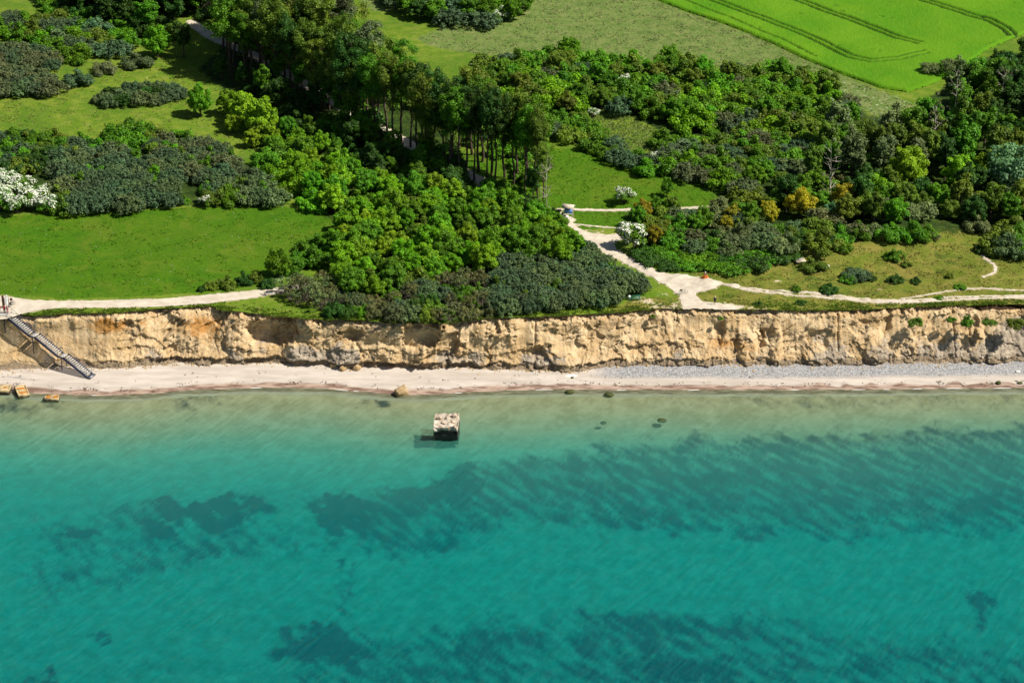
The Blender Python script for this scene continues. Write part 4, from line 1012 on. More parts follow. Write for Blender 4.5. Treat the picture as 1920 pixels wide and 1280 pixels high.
for (px, py, h, w_) in [(395, 540, 1.8, 1), (425, 538, 2.2, 1.1), (455, 533, 2.4, 1), (480, 528, 2.2, 1), (380, 545, 1.2, 1), (500, 538, 2, 1)]:
    one('bush', px, py, h, rng.choice(['mid', 'dark', 'olive']), 'low bush in the row at the lower right corner of the left meadow', 'low bushes along the meadow corner', w_)
# --- tall grove
gT = 'tall slim trees of the grove along the upper path'
lT = 'tall slim tree in the long grove beside the upper path'
front = [(711, 252), (725, 255), (753, 272), (771, 276), (791, 280), (815, 300), (832, 316), (850, 320), (875, 332), (890, 338), (914, 348), (929, 340), (963, 346), (985, 362), (690, 235), (668, 225), (645, 212), (1008, 372)]
NTH = ['first', 'second', 'third', 'fourth', 'fifth', 'sixth', 'seventh', 'eighth', 'ninth', 'tenth', 'eleventh', 'twelfth', 'thirteenth', 'fourteenth', 'fifteenth', 'sixteenth', 'seventeenth', 'eighteenth', 'nineteenth', 'twentieth', 'twenty first', 'twenty second', 'twenty third', 'twenty fourth', 'twenty fifth', 'last', 'last']
front += [(703, 262), (738, 274), (782, 292), (800, 306), (845, 332), (862, 338), (660, 238), (682, 250)]
front.sort()
for i, (px, py) in enumerate(front): one('tall', px, py, rng.uniform(19, 21.5) * (0.95 if px > 960 else 1), rng.choice(['mid', 'dark', 'dark', 'olive']), NTH[i] + ' from the left in the front row of tall trees along the upper path', gT, .95 if px < 880 else .8)
for k_, (px, py) in enumerate([(897, 322), (922, 328), (945, 333), (968, 338), (990, 350), (1004, 358)]): one('tall', px, py, rng.uniform(18, 20.5), rng.choice(['mid', 'olive']), NTH[k_] + ' from the left in the short second row at the lower grove end', gT, 1.05, False)
for k_, (px, py) in enumerate([(722, 200), (742, 196), (862, 276), (884, 290), (905, 304)]): one('tall', px, py, rng.uniform(16, 19), rng.choice(['mid', 'olive', 'dark']), NTH[k_] + ' from the left in the thin row of tall trees inland of the upper path', gT, 1.2, False)
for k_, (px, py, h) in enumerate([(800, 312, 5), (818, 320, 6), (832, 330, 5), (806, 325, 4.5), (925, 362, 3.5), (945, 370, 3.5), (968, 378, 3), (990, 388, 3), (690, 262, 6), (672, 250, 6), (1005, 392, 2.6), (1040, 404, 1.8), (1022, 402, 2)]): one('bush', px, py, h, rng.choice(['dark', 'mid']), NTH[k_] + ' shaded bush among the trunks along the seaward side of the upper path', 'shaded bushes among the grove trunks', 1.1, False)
one('tall', 1018, 385, 14.5, 'olive', 'thin half bare tree, last but one at the lower end of the tall grove', None, .9)
one('dead_tree', 1026, 396, 13, 'olive', 'thin pale nearly leafless tree at the lower end of the tall grove', None, 1.0)
scatter([(400, 75), (470, 50), (600, 90), (660, 125), (705, 190), (690, 215), (560, 175), (430, 140)], 62, 3.6,
        [(1, 'tall', ['dark', 'dark', 'olive', 'greybrown', 'mid'], (17, 21), 1.1, lT, gT)])
UPX = [(470, 112), (500, 128), (530, 146), (560, 165), (590, 184), (615, 200), (640, 215), (665, 228), (806, 300)]
for (px, py) in UPX:
    for q in range(2): one('woodland' if q else 'tall', px + rng.uniform(-9, 9), py + rng.uniform(2, 10), rng.uniform(14, 17) if not q else rng.uniform(7, 9), 'mid' if q else 'olive', (NTH[2 * UPX.index((px, py)) + q] if 2 * UPX.index((px, py)) + q < 19 else 'last') + ' tree from the left on the seaward side of the upper path', 'trees hiding the upper path', 1.15, False)
scatter([(420, 110), (520, 95), (640, 120), (640, 160), (560, 160), (440, 150)], 16, 4, [(1, 'tall', ['mid', 'olive', 'fresh'], (14, 17), 1.2, lT, gT)])
# --- dark wood at the top left and under the grove
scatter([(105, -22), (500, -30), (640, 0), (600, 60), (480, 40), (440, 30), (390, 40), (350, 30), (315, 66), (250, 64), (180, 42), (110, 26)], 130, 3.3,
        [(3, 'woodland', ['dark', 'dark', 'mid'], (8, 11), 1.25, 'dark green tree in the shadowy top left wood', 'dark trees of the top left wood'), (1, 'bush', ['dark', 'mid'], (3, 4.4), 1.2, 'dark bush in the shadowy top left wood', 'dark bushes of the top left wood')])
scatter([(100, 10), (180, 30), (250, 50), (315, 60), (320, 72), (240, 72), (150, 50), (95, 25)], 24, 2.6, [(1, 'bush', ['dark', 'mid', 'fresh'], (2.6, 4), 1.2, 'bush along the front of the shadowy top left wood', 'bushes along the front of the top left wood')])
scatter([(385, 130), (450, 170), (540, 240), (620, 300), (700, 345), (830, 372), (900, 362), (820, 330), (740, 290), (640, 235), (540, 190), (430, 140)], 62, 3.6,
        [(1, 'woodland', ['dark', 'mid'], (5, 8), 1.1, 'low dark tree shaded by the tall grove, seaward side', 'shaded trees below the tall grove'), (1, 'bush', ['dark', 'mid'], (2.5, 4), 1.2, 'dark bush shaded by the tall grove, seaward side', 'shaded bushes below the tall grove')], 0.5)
scatter([(560, 60), (640, 70), (760, 130), (860, 190), (960, 265), (1020, 330), (1000, 340), (900, 290), (760, 205), (600, 120)], 28, 4.2,
        [(1, 'bush', ['fresh', 'mid'], (2.5, 4), 1.2, 'green bush behind the trunks of the tall grove', 'bushes behind the tall grove')], 0.8)
# --- lush thicket of low sycamores
THK = [(560, 300), (600, 300), (690, 335), (760, 355), (860, 372), (950, 392), (1005, 412), (1035, 440), (1062, 470), (1090, 485), (1080, 500), (960, 490), (900, 520), (760, 540), (700, 560), (640, 560), (640, 525), (600, 505), (625, 470), (640, 440), (650, 405), (600, 390), (560, 360)]
scatter(THK, 170, 3.5, [(5, 'sycamore', ['bright', 'bright', 'fresh', 'lime', 'mid'], (4.6, 6.8), .92, 'bright green tree in the dense thicket between grove and cliff', 'bright green trees of the thicket above the cliff'),
                        (1, 'bush', ['mid', 'olive'], (3, 4.2), 1.1, 'green bush among low trees of the thicket above the cliff', 'bushes among the thicket trees')], 0.3)
scatter([(520, 275), (570, 285), (620, 320), (640, 400), (600, 400), (560, 375), (500, 320)], 18, 3.6, [(1, 'bush', ['fresh', 'bright', 'mid'], (3.4, 4.8), 1.15, 'bright bush at the upper left corner of the thicket', 'bright bushes at the upper left of the thicket')])
scatter([(540, 260), (600, 250), (700, 300), (760, 350), (690, 350), (600, 320)], 16, 3.6, [(1, 'sycamore', ['fresh', 'mid', 'bright'], (4, 5.5), .85, 'fresh green tree between shaded trees and sunny thicket', 'trees along the shaded edge of the thicket')])
scatter([(1010, 400), (1045, 408), (1062, 425), (1085, 455), (1085, 480), (1060, 465), (1035, 435)], 16, 2.4, [(1, 'bush', ['mid', 'fresh', 'brown', 'olive'], (1.6, 2.6), 1.1, 'low bush between the thicket and the information board', 'low bushes near the information board')], .3)
# --- buckthorn and mixed scrub on the cliff-side of the thicket
scatter([(930, 500), (1000, 480), (1080, 470), (1120, 490), (1185, 528), (1206, 545), (1185, 560), (1120, 574), (1000, 584), (930, 590)], 110, 2.1,
        [(6, 'buckthorn', ['bluegrey', 'grey', 'bluegrey'], (2.4, 3.4), 1.0, 'grey green buckthorn in the dense scrub near the bench', 'grey buckthorns near the bench'), (1, 'bush', ['mid', 'olive'], (2.4, 3), 1.0, 'green bush among the grey scrub near the bench', 'green bushes among the grey scrub near the bench')], 0.2)
scatter([(640, 560), (760, 540), (900, 520), (930, 588), (900, 595), (840, 602), (760, 600), (700, 595), (620, 590)], 84, 2.2,
        [(3, 'buckthorn', ['greybrown', 'grey', 'bluegrey'], (2.4, 3.2), 1.0, 'brownish grey scrub bush along the cliff edge below the thicket', 'brownish grey scrub bushes along the cliff edge'), (3, 'bush', ['mid', 'dark', 'olive', 'brown'], (2.2, 3), 1.0, 'green scrub bush along the cliff edge below the thicket', 'green scrub bushes along the cliff edge'),
         (2, 'bare', ['brown'], (2.6, 3.4), 1.0, 'leafless twiggy shrub along the cliff edge below the thicket', 'leafless shrubs along the cliff edge')])
scatter([(528, 540), (560, 535), (640, 545), (640, 584), (590, 580), (535, 562)], 30, 1.8,
        [(5, 'bare', ['brown', 'sage'], (2.8, 3.8), 1.0, 'leafless grey brown shrub where left path meets thicket', 'leafless shrubs at the end of the left path'), (1, 'bush', ['olive', 'sage'], (2.2, 3), 1.0, 'sage green bush among leafless shrubs at left path end', 'sage bushes at the end of the left path')])
# dead boughs hanging at the edge
one('bare', 835, 602, 2.6, 'brown', 'bare dead shrub leaning at the cliff edge above the deepest hollow', None, 1.2, False)
one('bare', 818, 600, 2.2, 'brown', 'smaller bare dead shrub left of the leaning one at the cliff edge', None, 1.2, False)
# --- left-hand scrub
gB = 'grey green buckthorns of the big left scrub'
scatter([(105, 300), (180, 292), (250, 300), (320, 340), (330, 385), (240, 396), (110, 402)], 82, 2.5, [(8, 'buckthorn', ['bluegrey', 'grey', 'bluegrey'], (2.8, 4.0), 1.05, 'grey green buckthorn in the big scrub above the left meadow', gB), (1, 'bush', ['fresh', 'olive'], (3, 3.6), 1.0, 'green bush among the grey scrub above the left meadow', 'green bushes among the big left scrub')])
scatter([(-20, 268), (60, 262), (180, 275), (190, 292), (100, 305), (0, 345), (-20, 340)], 40, 2.8, [(3, 'buckthorn', ['bluegrey', 'dark'], (2.8, 3.6), 1.1, 'dark grey bush above the white hawthorns at left edge', 'dark scrub bushes above the white hawthorns'), (3, 'bush', ['mid', 'fresh', 'olive'], (2.8, 3.8), 1.1, 'green bush above the white hawthorns at the left edge', 'green bushes above the white hawthorns')])
scatter([(205, 262), (260, 255), (270, 285), (215, 285)], 7, 3.0, [(1, 'bush', ['mid'], (4, 4.8), 1.1, 'tall rounded green bush on top of the left scrub', 'rounded green bushes at the top of the left scrub')])
scatter([(285, 262), (340, 262), (410, 290), (450, 330), (525, 368), (518, 388), (400, 384), (400, 350), (330, 322), (290, 290)], 62, 2.6, [(4, 'buckthorn', ['grey', 'greybrown', 'bluegrey'], (2.8, 3.8), 1.1, 'grey scrub bush on the slope between left scrub and thicket', 'grey bushes on the slope left of the thicket'), (2, 'bush', ['mid', 'olive', 'fresh'], (2.6, 3.4), 1.1, 'green bush on the slope between the left scrub and the thicket', 'green bushes on the slope left of the thicket')])
scatter([(185, 188), (230, 172), (320, 172), (335, 190), (300, 200), (200, 198)], 22, 2.6, [(1, 'buckthorn', ['bluegrey', 'dark', 'grey'], (2.4, 3.2), 1.1, 'dark bush in the long low island on the upper left grass', 'bushes of the long low island')])
scatter([(-20, 30), (60, 45), (150, 40), (235, 75), (240, 100), (130, 118), (90, 90), (30, 75), (-20, 60)], 46, 3.4, [(3, 'buckthorn', ['grey', 'bluegrey'], (3, 4.2), 1.15, 'grey scrub bush at the very top left', 'grey bushes at the very top left'), (3, 'bush', ['mid', 'olive', 'fresh'], (3, 4.4), 1.2, 'green bush at the very top left', 'green bushes at the very top left')])
scatter([(-20, 95), (60, 98), (110, 115), (100, 130), (-20, 125)], 16, 3.0, [(1, 'buckthorn', ['bluegrey', 'greybrown'], (2.6, 3.4), 1.1, 'dark grey bush in the strip below top left scrub', 'dark grey bushes in the strip at the left edge')])
scatter([(-20, 140), (60, 140), (100, 160), (100, 178), (-20, 182)], 22, 2.8, [(1, 'buckthorn', ['grey', 'greybrown', 'bluegrey'], (3, 3.8), 1.1, 'grey bush in the left edge clump above the straw trail', 'grey bushes at the left edge above the trail')])
one('bush', 176, 68, 5.2, 'teal', 'pale blue green bush standing out of the very top left scrub', None, 1.1)
one('bush', 345, 380, 1.5, 'fresh', 'small green bush left of the small round hawthorn', None, 1.1); one('bush', 390, 362, 2.4, 'mid', 'green bush just above the small round hawthorn', None, 1.0)
# --- thicket behind the round meadow
gM = 'green bushes of the thicket behind the round meadow'; lM = 'green bush in the wide thicket between round meadow and upland'
scatter([(880, 175), (900, 140), (940, 118), (1060, 116), (1120, 128), (1250, 126), (1400, 142), (1500, 158), (1590, 200), (1600, 235), (1540, 262), (1400, 258), (1290, 240), (1180, 215), (1100, 205), (1050, 215), (1000, 215), (940, 200)], 280, 3.5,
        [(6, 'bush', ['mid', 'olive', 'fresh', 'mid', 'bright'], (3.6, 5.2), 1.15, lM, gM), (2, 'sycamore', ['fresh', 'mid', 'olive'], (4.8, 6.6), .9, 'rounded tree in the wide thicket between round meadow and upland', 'low trees of the thicket behind the round meadow'), (.8, 'buckthorn', ['bluegrey', 'greybrown'], (3.2, 4), 1.1, 'grey bush in the wide thicket behind the round meadow', 'grey bushes behind the round meadow'), (.25, 'hawthorn', ['mid'], (3, 3.8), 1, 'white flowering bush in the wide thicket behind the round meadow', 'flowering bushes behind the round meadow')])
scatter([(1040, 225), (1100, 235), (1160, 285), (1240, 320), (1210, 328), (1110, 280), (1060, 262), (1030, 262)], 26, 3.4, [(3, 'bush', ['mid', 'olive', 'fresh'], (2.8, 4), 1.15, 'green bush along the top rim of the round meadow', 'bushes along the rim of the round meadow'), (1, 'buckthorn', ['bluegrey'], (2.8, 3.6), 1.1, 'dark grey bush along the top rim of the round meadow', 'grey bushes along the rim of the round meadow')])
scatter([(1240, 275), (1400, 262), (1540, 265), (1500, 320), (1440, 350), (1400, 388), (1340, 352), (1260, 328)], 90, 3.3,
        [(4, 'bush', ['mid', 'olive', 'fresh'], (3, 4.6), 1.15, 'green bush on the slope right of the round meadow', 'green bushes right of the round meadow'), (1.5, 'buckthorn', ['greybrown', 'bluegrey', 'grey'], (3, 4), 1.15, 'grey bush on the slope right of the round meadow', 'grey bushes right of the round meadow'), (1.2, 'sycamore', ['bright', 'fresh', 'mid'], (4.6, 6), .9, 'bright rounded tree on the slope right of the round meadow', 'bright trees right of the round meadow')])
# --- scrub right of the path
scatter([(1185, 410), (1230, 400), (1300, 410), (1400, 402), (1440, 420), (1380, 440), (1260, 445), (1225, 462), (1200, 440)], 34, 3.2,
        [(3, 'bush', ['sage', 'mid', 'olive'], (3, 4.4), 1.15, 'dull green bush right of the path junction', 'dull green bushes right of the path junction'), (2, 'sycamore', ['olive', 'mid', 'gold'], (4.2, 5.6), .8, 'low tree with yellowing leaves right of the path junction', 'yellowing low trees right of the path junction'), (1, 'buckthorn', ['grey', 'bluegrey'], (2.8, 3.6), 1.1, 'grey bush right of the path junction', 'grey bushes right of the path junction')], .3)
scatter([(1260, 450), (1380, 440), (1480, 430), (1560, 440), (1640, 440), (1520, 462), (1440, 475), (1330, 478), (1270, 470)], 44, 3.0,
        [(3, 'bush', ['dark', 'mid', 'olive', 'sage'], (2.4, 3.6), 1.15, 'low dull bush between right hand wood and dune grass', 'low bushes between wood and dune grass'), (1, 'buckthorn', ['greybrown', 'grey'], (2.6, 3.2), 1.1, 'grey brown bush between right hand wood and dune grass', 'grey brown bushes between wood and dune grass')])
scatter([(1190, 472), (1260, 468), (1340, 480), (1450, 476), (1500, 470), (1440, 496), (1340, 512), (1300, 510), (1240, 500), (1200, 485)], 90, 2.3,
        [(1, 'bramble', ['dark', 'mid', 'mid', 'fresh'], (.9, 1.5), 1.0, 'low dark green bramble mound in the strip above the chalk path', 'low bramble mounds above the chalk path')], .6)
# --- right-hand wood
gW = 'trees of the right hand wood'
for (px, py, h, w_, lab) in [(1500, 408, 6.4, .95, 'golden green tree at the left foot of the right hand wood, left of two'), (1582, 398, 7.0, .8, 'golden green tree at the foot of the right hand wood beside a pale trunk'), (1372, 420, 4.8, .8, 'small orange tinted tree above the brambles'), (1440, 418, 5.0, .85, 'small golden tree left of the larger golden green ones')]:
    one('sycamore', px, py, h, 'gold', lab, None, w_)
for (px, py, h, w_, lab) in [(1700, 352, 9.2, .85, 'bright lime tree in the middle of the right hand wood, left of two'), (1796, 355, 8.4, .85, 'bright lime tree in the middle of the right hand wood, right of two'), (1850, 338, 7.0, .95, 'yellow green tree near the right edge in the wood')]:
    one('sycamore', px, py, h, 'lime', lab, None, w_)
one('sycamore', 1640, 385, 6.8, 'bright', 'bright green spreading tree below the left lime tree of the wood', None, 1.1)
one('willow', 1900, 350, 9.0, 'teal', 'pale blue green tree at the right edge of the wood', None, .8)
one('willow', 1560, 408, 3.2, 'teal', 'small pale blue green bush at the foot of the wood', None, .9)
for (px, py) in [(1555, 385), (1780, 240), (1742, 300), (1880, 230)]:
    one('dead_tree', px, py, 12.5, 'sage', 'pale nearly leafless tree rising from the right hand wood', 'pale leafless trees of the right hand wood', 1.15, False)
scatter([(1795, 195), (1850, 165), (1960, 150), (1960, 225), (1800, 235), (1780, 215)], 24, 4.2, [(1, 'woodland', ['dark', 'dark', 'mid'], (9, 12), 1.1, 'dark tree in the right hand wood beside the crop field', 'dark trees at the upper end of the right hand wood')])
scatter([(1600, 300), (1680, 288), (1760, 262), (1800, 225), (1960, 210), (1960, 330), (1800, 350), (1640, 350), (1520, 350), (1510, 320), (1560, 280)], 86, 4.3,
        [(4, 'woodland', ['olive', 'mid', 'dark', 'sage', 'olive'], (9, 12.5), 1.0, 'olive green tree with loose crown in the right hand wood', gW), (1.5, 'sycamore', ['mid', 'fresh', 'dark'], (5, 8), .85, 'rounded green tree in the right hand wood', 'rounded trees of the right hand wood')])
scatter([(1440, 360), (1520, 350), (1640, 352), (1800, 358), (1960, 340), (1960, 420), (1860, 425), (1760, 410), (1640, 430), (1540, 425), (1450, 405)], 84, 3.7,
        [(2, 'woodland', ['olive', 'mid', 'dark'], (6, 8.5), 1.2, 'olive tree along the lower side of the right hand wood', 'trees along the lower side of the right hand wood'), (3, 'sycamore', ['mid', 'olive', 'dark', 'fresh'], (4.5, 6.5), .95, 'rounded tree along the lower side of the right hand wood', 'rounded trees along the lower side of the wood'), (2, 'bush', ['mid', 'olive', 'sage', 'brown'], (2.8, 4), 1.2, 'bush along the lower side of the right hand wood', 'bushes along the lower side of the wood')])
# --- thicket at the top
scatter([(700, 0), (780, -30), (900, -40), (985, 20), (960, 48), (860, 52), (770, 36)], 34, 4.4, [(3, 'sycamore', ['dark', 'mid', 'fresh'], (5, 7), .95, 'rounded tree in the top centre thicket beside upland grass', 'trees of the top centre thicket'), (2, 'buckthorn', ['bluegrey'], (4, 5), 1.2, 'blue green bush in the thicket at the top centre', 'blue green bushes at the top centre')])
for (px, py) in [(868, 26), (905, 42), (945, 36), (962, 28), (925, 44)]: one('hawthorn', px, py, 3.6, 'mid', 'white flowering bush along the right edge of the top centre thicket', 'white bushes of the top centre thicket', 1.1, False)
for (px, py) in [(1112, 218), (1225, 302), (1455, 312)]: one('hawthorn', px, py, 2.0, 'mid', 'low white flowering bush in the clearings behind the round meadow', 'low white bushes in the clearings', 1.2, False)

# ------------------------------------------------------------------ grass tufts (nobody could count them)
def tufts(name, mat, X, Y, Z, hgt, wid, seed, blades=3):
    rs = np.random.RandomState(seed); n = len(X)
    V = []; T = []
    for b in range(blades):
        a = rs.rand(n) * 6.283; w = wid * (.6 + .8 * rs.rand(n)); h = hgt * (.5 + rs.rand(n)) * np.ones(n)
        ox = rs.normal(size=n) * wid * .5; oy = rs.normal(size=n) * wid * .5
        lx = rs.normal(size=n) * .35 * h; ly = rs.normal(size=n) * .35 * h
        c, s = np.cos(a) * w / 2, np.sin(a) * w / 2
        b0 = np.stack([X + ox - c, Y + oy - s, Z - .03], 1); b1 = np.stack([X + ox + c, Y + oy + s, Z - .03], 1)
        t1 = np.stack([X + ox + c * .4 + lx, Y + oy + s * .4 + ly, Z + h], 1); t0 = np.stack([X + ox - c * .5 + lx, Y + oy - s * .5 + ly, Z + h * .9], 1)
        V.append(np.stack([b0, b1, t1, t0], 1)); T.append(rs.rand(n))
    V = np.concatenate(V).reshape(-1, 3)
    me = mesh_np(name, V, np.arange(len(V)).reshape(-1, 4), [mat], None, False, None, dict(tint=np.concatenate(T)))
    return link(name, me)
rs = np.random.RandomState(5)
# fringe along the cliff edge
n = 11000
X = rs.uniform(-104, 104, n); off = np.abs(rs.normal(size=n)) * 1.3 - .15
Y = edge_y(X) + off; ok = (path_sd(X, Y) > .15); 
bare = (np.exp(-((X - PZ(1320, 575, ZT)[0]) / 9) ** 2) > rs.rand(n) * 1.1)
ok &= ~bare; ok &= (fbm(X / 3.5, Y / 2, 3, 301) + .22 > rs.rand(n) * .45); X, Y = X[ok], Y[ok]
o = tufts('cliff_edge_grass', mat_tuft('edge_grass', (0.08, 0.17, 0.012), (0.22, 0.28, 0.04)), X, Y, gz(X, Y), .17, .30, 6)
tag(o, 'ragged green grass hanging over the top edge of the cliff', 'grass', kind='stuff')
def region_pts(poly, n, seed, extra=None):
    rs = np.random.RandomState(seed); x0, y0 = poly.min(0); x1, y1 = poly.max(0); y1 = min(y1, 590); x0 = max(x0, -135); x1 = min(x1, 135)
    X = rs.uniform(x0, x1, n); Y = rs.uniform(y0, y1, n)
    ok = (sd_poly(X, Y, poly) < 0) & (path_sd(X, Y) > .35) & (Y > edge_y(X) + .4)
    if extra is not None: ok &= extra(X, Y, rs)
    return X[ok], Y[ok]
X, Y = region_pts(DUNE, 26000, 7, lambda x, y, r: fbm(x / 4, y / 3, 3, 171) + .18 > r.rand(len(x)) * .5)
o = tufts('dune_grass', mat_tuft('dune_grass_blade', (0.10, 0.15, 0.018), (0.34, 0.28, 0.09)), X, Y, gz(X, Y), .13, .34, 8, 2)
tag(o, 'rough yellow green dune grass right of the chalk plaza', 'grass', kind='stuff')
X, Y = region_pts(PALE, 26000, 9, lambda x, y, r: fbm(x / 4, y / 4, 3, 172) + .15 > r.rand(len(x)) * .5)
o = tufts('upland_grass', mat_tuft('upland_grass_blade', (0.12, 0.21, 0.04), (0.42, 0.38, 0.20)), X, Y, gz(X, Y), .16, .5, 10, 2)
tag(o, 'pale tussocky grass on the upland below the crop field', 'grass', kind='stuff')
UL = Pp([(-60, 20), (240, 20), (360, 110), (420, 180), (540, 290), (560, 380), (400, 330), (330, 250), (200, 250), (-60, 250)])
X, Y = region_pts(UL, 20000, 12, lambda x, y, r: fbm(x / 5, y / 4, 3, 173) + .15 > r.rand(len(x)) * .5)
o = tufts('slope_grass', mat_tuft('slope_grass_blade', (0.10, 0.17, 0.018), (0.32, 0.29, 0.11)), X, Y, gz(X, Y), .14, .4, 13, 2)
tag(o, 'rough grass with straw patches on the upper left slope', 'grass', kind='stuff')
CL2 = Pp([(1090, 200), (1150, 205), (1230, 245), (1245, 270), (1290, 300), (1240, 320), (1170, 275), (1110, 235)])
X, Y = region_pts(CL2, 5000, 14)
o = tufts('clearing_grass', mat_tuft('clearing_grass_blade', (0.14, 0.24, 0.03), (0.34, 0.38, 0.14)), X, Y, gz(X, Y), .2, .4, 15, 2)
tag(o, 'pale rough grass in the clearing above the round meadow', 'grass', kind='stuff')

# ------------------------------------------------------------------ stones, slabs and the bunker
def mat_rock(name, a, b, scale=1.2, low=None, lowz=0.6):
    t = NT(name); tc = t.n('ShaderNodeTexCoord').outputs['Object']
    n1 = t.noise(tc, scale, 6, .65); n2 = t.noise(tc, scale * 4, 4, .7)
    c = t.mix(t.rng(n1, .35, .65), a, b); c = t.mix(t.rng(n2, .5, .7, 0, .5), c, tuple(x * .45 for x in a))
    if low is not None:
        sp = t.n('ShaderNodeSeparateXYZ'); t.l(tc, sp.inputs[0])
        c = t.mix(t.rng(t.math('ADD', sp.outputs[2], t.math('MULTIPLY', t.math('SUBTRACT', n1, .5), .9)), lowz - .25, lowz + .15, 1, 0), c, low)
    return t.done(t.pbr(c, .9, t.bump(n2, .8, .08), .2))
M['claystone'] = mat_rock('ochre_claystone', (0.36, 0.24, 0.11), (0.52, 0.38, 0.21))
M['darkrock'] = mat_rock('algae_rock', (0.035, 0.045, 0.012), (0.09, 0.095, 0.03))
M['greyrock'] = mat_rock('grey_stone', (0.25, 0.22, 0.19), (0.42, 0.38, 0.32))
M['chalk'] = mat_rock('chalk_stone', (0.75, 0.72, 0.62), (0.85, 0.83, 0.76))
M['bunker'] = mat_rock('bunker_concrete', (0.36, 0.27, 0.19), (0.60, 0.53, 0.43), 0.9, (0.045, 0.040, 0.034), 3.3)  # wet algae colour, carried up the walls to paint the front's shade
M['slab'] = mat_rock('yellow_stained_concrete', (0.36, 0.26, 0.13), (0.60, 0.46, 0.25), 1.1, (0.05, 0.035, 0.02), 0.35)
M['rust'] = mat_rock('rust_stain', (0.38, 0.12, 0.02), (0.52, 0.24, 0.04))
M['mossy'] = mat_rock('moss', (0.08, 0.10, 0.02), (0.16, 0.17, 0.03))
def rock_mesh(name, dims, seed, mat, n=7, rough=.16, boxy=0.5, nz=None):
    """a box or ball of n x n patches, its faces broken up"""
    rs = np.random.RandomState(seed); V = []; F = []; k = 0
    u = np.linspace(-1, 1, n); U, Vv = np.meshgrid(u, u, indexing='ij')
    for ax in range(3):
        for sg in (-1, 1):
            a = np.zeros((n, n, 3)); a[..., ax] = sg; a[..., (ax + 1) % 3] = U * (1 if sg > 0 else -1); a[..., (ax + 2) % 3] = Vv
            V.append(a.reshape(-1, 3)); F.append(grid_faces(n, n) + k); k += n * n
    V = np.concatenate(V); F = np.concatenate(F)
    ball = V / np.linalg.norm(V, axis=1)[:, None]
    p = V * boxy + ball * (1 - boxy) * 1.15
    q = p * 2.3 + seed
    dn = fbm(q[:, 0] + q[:, 2] * .7, q[:, 1] - q[:, 2] * .6, 3, seed)[:, None]
    _, _, cv = cell(q[:, 0] * .9 + q[:, 2] * .5, q[:, 1] * .9 - q[:, 2] * .4, seed)
    p = p * (1 + rough * (dn * 1.2 + (cv[:, None] - .5) * .6))
    p = p * np.array(dims) / 2
    # weld
    key = np.round(p * 500).astype(np.int64); _, idx, inv = np.unique(key, axis=0, return_index=True, return_inverse=True)
    return mesh_np(name, p[idx], inv.reshape(-1)[F], [mat])
def rock(name, px, py, zc, dims, seed, mat, label, cat, rot=(0, 0, 0), group=None, n=7, rough=.18, boxy=.4, sink=0.0, on=None):
    if on == 'land':
        x, y, z = P(px, py); x, y, z = float(x), float(y), float(z)
    else:
        x, y = PZ(px, py, zc); z = zc
    o = link(name, rock_mesh(name, dims, seed, mat, n, rough, boxy))
    o.location = (float(x), float(y), z + dims[2] / 2 - sink); o.rotation_euler = tuple(R(a) for a in rot)
    tag(o, label, cat, group)
    return o
# the bunker: a broken concrete cube leaning in the water
bx, by = PZ(839, 826, 0.0)
bk = empty('bunker_ruin', (float(bx), float(by) + 2.0, -1.0), R(-3))
bk.rotation_euler = (R(3.5), R(-3), R(-4))
tag(bk, 'ruined concrete bunker cube standing in the shallow sea, black shaded front, pale broken top', 'bunker')
def bunker_body():
    n = 22
    V = []; F = []; k = 0; u = np.linspace(-1, 1, n); U, Vv = np.meshgrid(u, u, indexing='ij')
    for ax in range(3):
        for sg in (-1, 1):
            a = np.zeros((n, n, 3)); a[..., ax] = sg; a[..., (ax + 1) % 3] = U * (1 if sg > 0 else -1); a[..., (ax + 2) % 3] = Vv
            V.append(a.reshape(-1, 3)); F.append(grid_faces(n, n) + k); k += n * n
    V = np.concatenate(V); F = np.concatenate(F)
    p = V * np.array([2.2, 2.0, 2.15]); p[:, 2] += 2.15
    e = np.minimum(np.minimum(1 - abs(V[:, 0]) + (abs(V[:, 0]) > .999) * 9, 1 - abs(V[:, 1]) + (abs(V[:, 1]) > .999) * 9), 9)
    nn = fbm(p[:, 0] * 1.1 + p[:, 2] * .5, p[:, 1] * 1.1 + p[:, 2] * .9, 4, 201)
    top = V[:, 2] > .98
    p[:, 2] += np.where(top, 0.45 * fbm(p[:, 0] * .9, p[:, 1] * .9, 4, 202) - .25 * sst(.1, .3, ridged(p[:, 0] * .6, p[:, 1] * .8, 3, 203)), 0)
    p[:, 2] += sst(.8, 1, V[:, 2]) * (0.25 * V[:, 1] * 1.0)
    # overhanging broken rim along the front, undercut foot
    fr = V[:, 1] < -.98
    _, _, cv = cell(p[:, 0] * 1.3, p[:, 2] * 1.2, 9)
    p[:, 1] += np.where(fr, 0.6 * (cv - .5) * (V[:, 2] > .1) + 0.35 * nn, 0) + (V[:, 1] < 0) * 0.45 * sst(.2, -.8, V[:, 2]) * 1.0
    sd_ = abs(V[:, 0]) > .98
    p[:, 0] += np.where(sd_, -np.sign(V[:, 0]) * (0.25 * np.abs(nn) + 0.25 * sst(.3, -.8, V[:, 2])), 0)
    key = np.round(p * 300).astype(np.int64); _, idx, inv = np.unique(key, axis=0, return_index=True, return_inverse=True)
    return mesh_np('wall', p[idx], inv.reshape(-1)[F], [M['bunker']])
link('wall', bunker_body(), bk)
